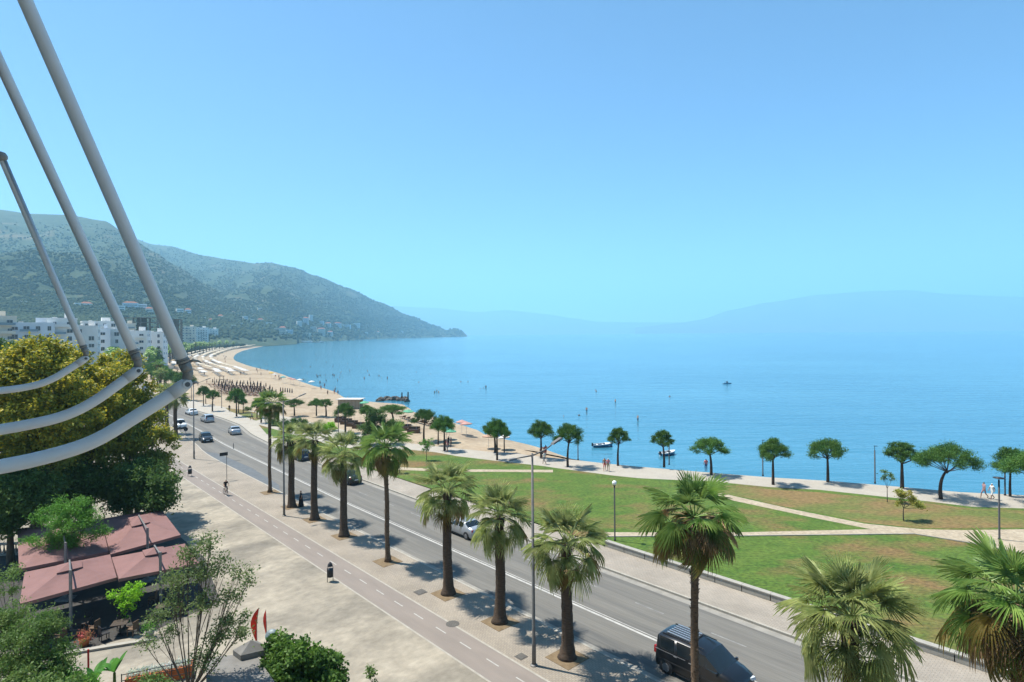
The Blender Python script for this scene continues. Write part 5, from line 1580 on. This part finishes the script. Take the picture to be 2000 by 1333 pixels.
BED = {'white': bed_me.mesh('sun_lounger', m_wcan), 'brown': bed_me.mesh('sun_lounger', m_wicker), 'pink': bed_me.mesh('sun_lounger', cloth('dusty_pink_cushion', (.40, .27, .22)))}
def parasol_open(p, m, label, grp, k=1.0):
    t = empty('beach_parasol', p, frng.uniform(0, 1), label, 'parasol', grp)
    link('pole', pole_me, t); link('canopy', CAN[m.name], t, rot=(frng.uniform(-.08, .08), frng.uniform(-.08, .08), 0))
    t.scale = (k, k, 1)
def ground_z(p): return -.22
beds = 0
coast_len = [0]
for i in range(1, len(cs)): coast_len.append(coast_len[-1] + (cs[i] - cs[i - 1]).length)
def beach_point(L, d):
    for i in range(len(cs) - 1):
        if coast_len[i + 1] >= L:
            u = (L - coast_len[i]) / (coast_len[i + 1] - coast_len[i]); p = cs[i].lerp(cs[i + 1], u)
            e = cs[min(i + 2, len(cs) - 1)] - cs[max(i - 1, 0)]
            n = Vector((e.y, -e.x, 0)).normalized()
            return Vector((p.x - n.x * d, p.y - n.y * d, -.22)), math.atan2(e.y, e.x)
    return cs[-1], 0
iA = min(range(len(cs)), key=lambda i: (cs[i] - G(560, 735, SEA_Z)).length)
iB = min(range(len(cs)), key=lambda i: (cs[i] - G(456, 698, SEA_Z)).length)
LA, LB = coast_len[iA], coast_len[iB]
brng = random.Random(99)
L = LA; col = 0
while L < LB and col < 60:
    for r_, d in enumerate((17, 22.5, 28, 34, 41)):
        if r_ == 4 and col < 12: continue
        if brng.random() < .12: continue
        p, a = beach_point(L + brng.uniform(-.5, .5), d + brng.uniform(-.4, .4))
        m = m_wcan if (col // 8) % 2 == 0 else (m_cream if r_ < 3 else m_straw)
        nm = {'white_canvas': 'white', 'cream_canvas': 'cream', 'straw_thatch': 'straw'}[m.name]
        parasol_open(p, m, 'open %s parasol among the crowded rows far along the beach' % nm, 'open %s parasols far along the beach' % nm, 1.15)
        if beds < 230:
            for s in (-.9, .9):
                q = p + Vector((math.cos(a) * s, math.sin(a) * s, 0)); beds += 1
                o = link('sun_lounger', BED['white' if m is m_wcan else 'pink'], None, loc=q, rot=(0, 0, a - math.pi / 2))
                kk = 'white' if m is m_wcan else 'dusty pink'
                prop(o, '%s sun lounger in the crowded rows of parasols far along the beach' % kk, 'sun lounger', '%s loungers far along the beach' % kk)
    L += 5.6 + (L - LA) * .012; col += 1
# beyond that, one mass too far to tell apart
mb = MB()
while L < LB + 620:
    for d in (16, 24, 32, 41, 50):
        p, a = beach_point(L + brng.uniform(-1, 1), d + brng.uniform(-1, 1))
        mb.lathe([(1.7, 1.9), (.9, 2.3), (.01, 2.6)], 7, (p.x, p.y, -.22)); mb.box((p.x, p.y, .1), (2.2, 1.6, .35))
    L += 8
prop(mb.build('distant_parasols', m_cream), 'pale mass of parasols and loungers at the far end of the beach', 'parasols', kind='stuff')
# closed dark parasols in ranks
cl_me = MB().lathe([(.02, 2.45), (.10, 2.3), (.17, 1.6), (.20, 1.15), (.10, 1.1)], 8).mesh('folded_canopy', m_brown)
A0, A1, B0, B1 = G(416, 753, -.2), G(512, 758, -.2), G(440, 770, -.2), G(540, 776, -.2)
for r_ in range(5):
    for k in range(15):
        u, v = k / 14, r_ / 4
        p = A0.lerp(A1, u).lerp(B0.lerp(B1, u), v) + Vector((brng.uniform(-.4, .4), brng.uniform(-.4, .4), 0)); p.z = -.22
        t = empty('folded_parasol', p, 0, 'folded dark brown parasol in the ranks behind the far pines', 'parasol', 'folded dark parasols')
        link('pole', pole_me, t); link('folded_canopy', cl_me, t)
        for s in (-1.0, 1.0):
            o = link('sun_lounger', BED['pink'], None, loc=p + Vector((s, .3, 0)), rot=(0, 0, brng.uniform(1.2, 1.5)))
            prop(o, 'dusty pink lounger under the folded dark parasols', 'sun lounger', 'loungers among folded parasols')
for k in range(6):
    p = G(548 + k * 4.5, 772 + k * .6, -.2); p.z = -.22
    t = empty('folded_parasol', p, 0, 'folded dark parasol in the short line right of the slim palm crown', 'parasol', 'short line of folded parasols')
    link('pole', pole_me, t); link('folded_canopy', cl_me, t)
# folded white parasols beside the far pines
clw = MB().lathe([(.02, 2.6), (.12, 2.4), (.19, 1.6), (.22, 1.1), (.10, 1.05)], 8).mesh('folded_canopy', m_wcan)
for k in range(22):
    p = G(318 + (k % 11) * 2.3 + (k // 11), 727 - (k % 11) * 1.0 + (k // 11) * 4, -.2); p.z = -.22
    t = empty('folded_parasol', p, 0, 'folded white parasol seen between the far pines and the nearest pole', 'parasol', 'folded white parasols')
    link('pole', pole_me, t); link('folded_canopy', clw, t)
for x, y, m, lab in ((553, 747, m_teal, 'teal parasol near the water, right of the crowded rows'), (530, 738, m_yel, 'yellow parasol at the end of the crowded rows'), (567, 750, m_pinkc, 'left pink parasol near the water'), (573, 752, m_pinkc, 'right pink parasol near the water'), (585, 753, m_wcan, 'white parasol right of the pink ones'),
                     (609, 757, m_wcan, 'white parasol nearest the standing bathers'), (878, 866, m_gcan, 'green parasol over a seated group behind a pine'), (872, 860, m_teal, 'pale teal parasol touching the green one'), (902, 846, m_pinkc, 'left of two small pink parasols by the water'), (911, 850, m_pinkc, 'right of two small pink parasols by the water'),
                     (954, 878, m_orcan, 'low orange parasol left of the tight trio of pines'), (984, 880, m_wcan, 'white parasol behind the tight trio of pines'), (536, 741, m_wcan, 'small white parasol beside the yellow one'), (797, 822, m_gcan, 'pale green parasol behind the broad pine'), (712, 803, m_gcan, 'green parasol behind the beach hut')):
    p = G(x, y, -.3); p.z = -.3
    parasol_open(p, m, lab, 'single parasols on the near beach', .85)
# brown wicker seats in a row
def wicker(p, label, k=1.0, rz=0):
    t = empty('wicker_seat', p, rz, label, 'beach seat', 'brown wicker seats on the sand')
    MB().box((0, 0, .3), (2.2 * k, 1.1, .6)).build('base', m_wicker, t)
    MB().box((0, .5, .8), (2.2 * k, .14, .7)).build('backrest', m_wicker, t)
    for s in (-1, 1): MB().box((s * 1.05 * k, 0, .55), (.14, 1.05, .6)).build('arm', m_wicker, t)
    MB().box((0, -.05, .64), (1.9 * k, .85, .1)).build('cushion', m_brown, t)
    MB().tube([(.4, .3, .6), (.4, .3, 2.2)], .025, 5).build('parasol_pole', m_frame, t)
wp = [(665, 825), (676, 829), (687, 833), (700, 837), (777, 836), (791, 841), (808, 846)]
ordw = ['first', 'second', 'third', 'fourth', 'fifth', 'sixth', 'seventh']
for i, (x, y) in enumerate(wp): wicker(G(x, y, -.22), '%s brown wicker seat from the left on the near sand' % ordw[i], 1.0, -.1)
for i in range(11):
    x = 786 + i * 8.5; y = 818 + i * 2.35
    p = G(x, y, -.4); p.z = -.35
    o = link('sun_lounger', BED['brown'], None, loc=p, rot=(0, 0, 2.2), scale=1.2)
    prop(o, 'brown lounger in the line along the water behind the pines', 'sun lounger', 'brown loungers along the water')
# beach hut
hut = empty('beach_hut', G(685, 798, -.22), -.1, 'slatted wooden beach hut with a flat white roof', 'hut')
for k in range(16): MB().box((-2.6 + k * .35, -1.4, 1.1), (.2, .06, 2.2)).build('slat', m_cream, hut)
MB().box((0, 0, 1.05), (5.4, 2.6, 2.1)).build('cabin', m_straw, hut)
MB().box((0, 0, 2.35), (6.2, 3.6, .14)).build('roof', m_wcan, hut)
# lifeguard tower
lg = empty('lifeguard_tower', G(433, 755, -.22), .3, 'thin lifeguard tower on the sand behind the folded parasols', 'tower')
for sx in (-.8, .8):
    for sy in (-.8, .8): MB().tube([(sx * 1.3, sy * 1.3, 0), (sx * .7, sy * .7, 3.6)], .06, 5).build('leg', m_wicker, lg)
MB().box((0, 0, 2.4), (1.7, 1.7, .12)).build('platform', m_wicker, lg)
MB().box((0, 0, 3.7), (2.0, 2.0, .1)).build('roof', m_wicker, lg)
# groyne of rocks
m_rock = mat('wet_rock', (.11, .10, .085), (.055, .05, .045), scale=1.2, rough=.9, bump=.05, bscale=3)
ico = bmesh.new(); bmesh.ops.create_icosphere(ico, subdivisions=2, radius=1.0)
for v_ in ico.verts: v_.co *= 1 + .35 * mnoise.noise(v_.co * 1.6)
rme = bpy.data.meshes.new('rock'); ico.to_mesh(rme); ico.free(); rme.materials.append(m_rock)
for k in range(24):
    u = k / 23
    p = G(738 + 58 * u + brng.uniform(-1, 1), 784 - 3 * math.sin(u * 3) + brng.uniform(-1.5, 1.5), SEA_Z)
    o = link('rock', rme, None, loc=p, rot=(brng.uniform(0, 3), brng.uniform(0, 3), brng.uniform(0, 3)), scale=(brng.uniform(.6, 1.3), brng.uniform(.6, 1.1), brng.uniform(.4, .8)))
    prop(o, 'dark wet rock of the short groyne running into the sea', 'rock', 'rocks of the groyne')
for x, y, ty, lab in ((785, 783, 767, 'left wooden stake at the tip of the groyne'), (797, 783, 766, 'right wooden stake at the tip of the groyne')):
    p = G(x, y, SEA_Z)
    o = MB().tube([(0, 0, -.5), (0, 0, 1.2), (.02, 0, (y - ty) * p.y / FPX)], [.22, .2, .17], 8).build('mooring_stake', m_wood, loc=p)
    prop(o, lab, 'stake', 'stakes at the groyne')

# ================================================================== BOATS
m_bblue = simple('boat_blue', (.05, .16, .26), .4); m_bwhite = simple('boat_white', (.62, .63, .62), .4)
def boat(p, rz, label, L=3.4, cover=True):
    t = empty('rowing_boat', p, rz, label, 'boat', 'small boats moored off the promenade')
    R_, mid = [], []
    sec = []
    for k in range(9):
        u = k / 8; x = (u - .5) * L
        w = .68 * (1 - max(0, (u - .55) / .45) ** 2.2) * (1 - .25 * max(0, (.2 - u) / .2))
        w = max(w, .02)
        sh = .42 + .22 * u * u
        sec.append([(x, -w, sh), (x, -w * .85, .1), (x, -w * .3, -.16), (x, w * .3, -.16), (x, w * .85, .1), (x, w, sh)])
    V = [q for s_ in sec for q in s_]
    MB().add(V, [(k * 6 + j, k * 6 + j + 1, (k + 1) * 6 + j + 1, (k + 1) * 6 + j) for k in range(8) for j in range(5)] + [(0, 1, 2, 3, 4, 5)]).build('hull', m_bblue, t, True)
    rim = MB()
    for s_ in (0, 5): rim.tube([sec[k][s_] for k in range(9)], .045, 6)
    rim.build('gunwale', m_bwhite, t)
    MB().box((-L * .05, 0, .18), (L * .8, 1.0, .05), taper=.9).build('floor', m_bwhite, t)
    for x in (-.9, .1, .9): MB().box((x, 0, .36), (.24, 1.15, .04)).build('thwart', m_bwhite, t)
    if cover: MB().add([(.3, -.6, .5), (1.55, -.12, .62), (1.55, .12, .62), (.3, .6, .5), (.3, 0, .72)], [(0, 1, 4), (1, 2, 4), (2, 3, 4)]).build('bow_cover', m_bwhite, t)
    MB().box((-L / 2 - .08, 0, .45), (.18, .3, .5)).build('outboard_motor', m_trim, t)
boat(G(1177, 873, SEA_Z), .15, 'blue boat with white inside moored left of a pine')
boat(G(1304, 889, SEA_Z), .5, 'smaller blue boat half hidden behind a pine and a post', 2.9)

# ================================================================== PEOPLE
def body_mesh(J, E, name):
    """one continuous figure from joints (position, radius) by the Skin modifier"""
    keys = list(J)
    me = bpy.data.meshes.new(name)
    me.from_pydata([J[k][0] for k in keys], [(keys.index(a), keys.index(b)) for a, b in E], [])
    o = bpy.data.objects.new(name, me); COL.objects.link(o)
    md = o.modifiers.new('skin', 'SKIN'); md.use_smooth_shade = True
    for i, k in enumerate(keys):
        sv = me.skin_vertices[0].data[i]
        r = J[k][1]; sv.radius = (r, r) if not hasattr(r, '__len__') else r
        sv.use_root = (k == 'pelvis')
    ss = o.modifiers.new('sub', 'SUBSURF'); ss.levels = 1; ss.render_levels = 1
    dg = bpy.context.evaluated_depsgraph_get()
    out = bpy.data.meshes.new_from_object(o.evaluated_get(dg))
    bpy.data.objects.remove(o)
    reg = {'head': 0, 'crown': 0, 'neck': 1}
    P = {k: Vector(J[k][0]) for k in keys}
    lab = []
    for f in out.polygons:
        c = f.center
        k = min(keys, key=lambda q: (P[q] - c).length - (.04 if q in ('chest', 'pelvis', 'spine') else 0))
        b = k.rstrip('LR')
        if b in ('head', 'crown'): m = 3 if (c.z > P['head'].z + .045 or c.y < P['head'].y - .03) else 0
        elif b in ('neck', 'wrist', 'hand', 'elbow'): m = 0
        elif b in ('chest', 'spine', 'sh'): m = 1
        elif b in ('pelvis', 'hip', 'thigh'): m = 2
        elif b == 'knee': m = 2 if c.z > P[k].z else 4
        else: m = 4
        lab.append(m)
    out.materials.clear()
    for _ in range(5): out.materials.append(m_trim)
    out.polygons.foreach_set('material_index', lab)
    out.polygons.foreach_set('use_smooth', [True] * len(lab))
    return out
E0 = [('pelvis', 'spine'), ('spine', 'chest'), ('chest', 'neck'), ('neck', 'head'), ('head', 'crown')]
for s in 'LR':
    E0 += [('chest', 'sh' + s), ('sh' + s, 'elbow' + s), ('elbow' + s, 'wrist' + s), ('wrist' + s, 'hand' + s), ('pelvis', 'hip' + s), ('hip' + s, 'knee' + s), ('knee' + s, 'ankle' + s), ('ankle' + s, 'toe' + s)]
def joints(stride=0.0, arm=0.0, lean=0.0, sit=False):
    J = dict(pelvis=((0, 0, .93), (.15, .11)), spine=((0, lean * .2, 1.14), (.135, .10)), chest=((0, lean * .45, 1.36), (.16, .115)), neck=((0, lean * .55, 1.50), .052), head=((0, lean * .62 + .015, 1.60), (.078, .095)), crown=((0, lean * .62 + .01, 1.69), (.068, .082)))
    for s, q in (('L', -1), ('R', 1)):
        g = stride * q
        J['sh' + s] = ((q * .19, lean * .45, 1.42), .062)
        J['elbow' + s] = ((q * .25, lean * .3 - g * .35 + arm * .12, 1.14 + arm * .05), .043)
        J['wrist' + s] = ((q * .25, lean * .3 - g * .45 + .08 + arm * .34, .92 + arm * .16), .032)
        J['hand' + s] = ((q * .25, lean * .3 - g * .5 + .11 + arm * .42, .84 + arm * .18), .036)
        if sit:
            J['hip' + s] = ((q * .10, .04, .90), .09); J['knee' + s] = ((q * .12, .42, .78 + q * .12), .062); J['ankle' + s] = ((q * .12, .30, .36 + q * .12), .043); J['toe' + s] = ((q * .12, .43, .31 + q * .12), .036)
        else:
            J['hip' + s] = ((q * .10, 0, .88), .092)
            J['knee' + s] = ((q * .105, g * .45 + .03 + abs(g) * .1, .50), .062)
            J['ankle' + s] = ((q * .105, g * .8 - (.12 if g < 0 else 0), .09 + (.07 if g < -.05 else 0)), .043)
            J['toe' + s] = ((q * .11, g * .8 + .14 - (.12 if g < 0 else 0), .045), .036)
    return J
POSE = {'stand': body_mesh(joints(), E0, 'body'), 'walk': body_mesh(joints(.32), E0, 'body'), 'walk2': body_mesh(joints(-.26), E0, 'body'), 'ride': body_mesh(joints(0, .85, .55, True), E0, 'body'), 'arms': body_mesh(joints(.1, .5), E0, 'body')}
m_skin = simple('skin', (.36, .20, .13), .6); m_hair = simple('dark_hair', (.03, .02, .015), .7); m_hat = simple('white_hat', (.7, .69, .66), .8)
CLO = {}
def clo(c):
    if c not in CLO:
        CLO[c] = simple('cloth_' + c, dict(black=(.012, .012, .014), white=(.66, .65, .62), red=(.42, .07, .06), pink=(.60, .20, .22), blue=(.05, .10, .24), navy=(.025, .03, .06), khaki=(.30, .24, .15), teal=(.06, .26, .28), grey=(.18, .18, .19), flower=(.36, .22, .24))[c], .85)
    return CLO[c]
def person(p, rz, pose, top, bottom, label, hat=False, legs=None, k=1.0, group=None, dress=None, parent_cat='person'):
    key = (pose, top, bottom, hat, legs)
    if key not in PM:
        me = POSE[pose].copy()
        for i_, m in enumerate((m_skin, clo(top) if top != 'skin' else m_skin, clo(bottom), m_hat if hat else m_hair, clo(legs) if legs else m_skin)): me.materials[i_] = m
        PM[key] = me
    t = empty('person', p, rz, label, 'person', group)
    link('body', PM[key], t)
    if dress:
        MB().lathe([(.15, 1.1), (.17, .9), (.24, .5), (.30, .08)], 12).build('dress', clo(dress), t, True)
    t.scale = (k, k, k)
    return t
PM = {}
rd = math.atan2(RU.y, RU.x)
person(G(588, 990), 2.2, 'stand', 'black', 'black', 'person in a long black dress standing between two stout palms', legs='black', dress='black')
# the cyclist
cyp = G(440, 967)
cyr = math.atan2(-RU.y, -RU.x) - math.pi / 2
person(cyp + Vector((0, 0, .12)), cyr, 'ride', 'black', 'navy', 'cyclist in dark clothes riding on the cycle path', k=.98)
bk = empty('bicycle', cyp, cyr, 'bicycle ridden by the cyclist in dark clothes', 'bicycle')
for y in (-.42, .62):
    w = MB().tube([(0, .33 * math.cos(a), .33 * math.sin(a)) for a in [k * math.pi / 12 for k in range(25)]], .022, 6, cap=False).build('wheel', m_tyre, bk, loc=(0, y, .34))
    sp = MB()
    for a in range(8): sp.tube([(0, 0, 0), (0, .32 * math.cos(a * .785), .32 * math.sin(a * .785))], .004, 3)
    sp.build('spokes', m_chrome, w)
MB().tube([(0, -.42, .34), (0, .0, .32), (0, .5, .82)], .02, 6).tube([(0, 0, .32), (0, -.14, .9)], .02, 6).tube([(0, -.12, .8), (0, .48, .84)], .02, 6).tube([(0, -.42, .34), (0, -.12, .8)], .015, 6).build('frame', m_lamp, bk)
MB().tube([(0, .62, .34), (0, .48, .98)], .018, 6).build('fork', m_lamp, bk)
MB().tube([(-.28, .42, 1.05), (0, .48, 1.0), (.28, .42, 1.05)], .015, 6).build('handlebar', m_trim, bk)
MB().box((0, -.16, .94), (.15, .26, .06), taper=.7).build('saddle', m_trim, bk)
walkers = [((1922, 973), 'walk', 1.6, 'flower', 'flower', 'woman in a patterned swimsuit walking with the man in white', False, None), ((1938, 976), 'walk2', 1.6, 'white', 'white', 'man in white with a white cap walking by the water', True, None),
           ((1181, 920), 'walk', 3.0, 'skin', 'red', 'left person of the group walking on the promenade in swimwear', False, None), ((1188, 921), 'walk2', 3.0, 'pink', 'khaki', 'right person of the group walking on the promenade', True, None),
           ((1063, 907), 'walk', 1.0, 'white', 'grey', 'walker in a light top in front of the pine by the lamp head', False, None), ((1379, 922), 'stand', 0, 'pink', 'blue', 'person in a pink top beside the flat-crowned pine', False, 'blue'),
           ((1066, 892), 'arms', .5, 'red', 'red', 'person in red carrying a pink float at the water', False, None), ((448, 805), 'stand', 0, 'black', 'black', 'person in black on the far promenade left of the tall pine', False, 'navy'), ((492, 821), 'walk', 2.5, 'grey', 'black', 'person walking on the promenade at the bend', False, 'navy'),
           ((876, 873), 'stand', 1, 'black', 'black', 'person in black standing under the green parasol', False, 'black'), ((881, 874), 'stand', 2, 'navy', 'black', 'right hand person standing at the green parasol', False, 'navy'), ((870, 880), 'arms', 1, 'red', 'khaki', 'person in red before the green parasol', False, None), ((874, 883), 'stand', 2, 'pink', 'grey', 'person in a pink shirt before the green parasol', False, None)]
for (x, y), ps, rz, tp, bt, lab, hat, lg_ in walkers:
    person(G(x, y), rz, ps, tp, bt, lab, hat, lg_, group='people on the promenade')
fl = MB().tube([(.34 * math.cos(a), 0, .34 * math.sin(a)) for a in [k * math.pi / 8 for k in range(17)]], .12, 8, cap=False).build('swim_ring', m_pinkc, loc=G(1064, 892) + Vector((-.3, .2, .9)))
prop(fl, 'pink inflatable ring carried by the person in red', 'swim ring')
# bathers at and in the water
shore_p = [((627, 762), 'stand', 'navy'), ((640, 772), 'stand', 'black'), ((655, 764), 'arms', 'black'), ((653, 770), 'stand', 'red'), ((660, 772), 'walk', 'blue'), ((679, 785), 'stand', 'black'), ((625, 752), 'stand', 'navy'), ((634, 757), 'walk', 'red')]
ordn = ['first', 'second', 'third', 'fourth', 'fifth', 'sixth', 'seventh', 'eighth']
for i, ((x, y), ps, c) in enumerate(shore_p):
    p = G(x, y, SEA_Z); p.z = SEA_Z - .1
    person(p, i, ps, 'skin', c, '%s bather from the left standing at the water line of the sand spit' % ordn[[q[0][0] for q in sorted(shore_p)].index(x)], group='bathers at the water line')
near_w = [((1246, 823), 'bather standing knee deep, nearest the promenade', .35), ((1202, 786), 'bather waist deep left of the nearest standing one', .8), ((1146, 803), 'bather waist deep in front of the left boat', .75), ((1101, 814), 'swimmer with only the head out, farthest left of four', 1.35), ((1131, 812), 'swimmer low in the water beside the waist deep bather', 1.3),
          ((853, 766), 'bather waist deep above the pines, middle of three', .7), ((849, 767), 'left of three bathers above the pines', 1.1), ((857, 767), 'right of three bathers above the pines', 1.1), ((949, 758), 'bather waist deep far out in the middle', .7), ((944, 759), 'swimmer left of the far bather in the middle', 1.3), ((938, 760), 'swimmer farthest left of the three in the middle', 1.35)]
for (x, y), lab, dep in near_w:
    p = G(x, y, SEA_Z); p.z = SEA_Z - dep
    person(p, x, 'arms', 'skin', 'navy', lab, group='bathers in the sea')
rg = random.Random(17)
for i in range(52):
    x = rg.uniform(500, 760); y = rg.uniform(688, 745)
    if y > 690 + (x - 480) * .24 + 28: continue
    if y > 716 + (x - 490) * .30: continue
    p = G(x, y, SEA_Z); p.z = SEA_Z - rg.choice((.7, 1.0, 1.25))
    person(p, rg.uniform(0, 6), 'stand', 'skin', rg.choice(('navy', 'black', 'red')), 'small dark bather standing in the sea off the crowded beach', group='distant bathers off the crowded beach')
for i, (x, y) in enumerate(((818, 747), (813, 727), (840, 731), (900, 746), (914, 746), (1163, 763), (1308, 775), (1165, 765))):
    p = G(x, y, SEA_Z); p.z = SEA_Z - 1.3
    person(p, i, 'stand', 'skin', 'navy', 'head of a lone swimmer far out in the calm sea', group='lone swimmers far out')
# people on the crowded beach
for i in range(60):
    p, a = beach_point(LA - 60 + rg.uniform(0, 330), rg.uniform(3, 46))
    person(p, rg.uniform(0, 6), rg.choice(('stand', 'walk')), rg.choice(('skin', 'white', 'navy', 'skin')), rg.choice(('navy', 'black', 'red', 'blue')), 'small figure of a bather on the sand of the crowded beach', group='bathers on the crowded beach')
# paddler
kp = G(1420, 750, SEA_Z)
ky = empty('kayak', kp, .2, 'dark kayak alone far out on the right', 'kayak')
MB().tube([(-1.9, 0, .18), (-1.0, 0, .12), (0, 0, .1), (1.0, 0, .12), (1.9, 0, .2)], [.03, .28, .36, .28, .03], 10).build('hull', m_bblue, ky, True)
MB().tube([(0, 0, .3), (0, 0, .48)], [.3, .26], 12).build('cockpit', m_trim, ky)
person(kp + Vector((0, 0, -.62)), .2, 'arms', 'navy', 'black', 'person sitting in the lone kayak')
MB().tube([(-.9, .35, .55), (.9, .45, 1.0)], .02, 5).build('paddle', m_trim, ky)
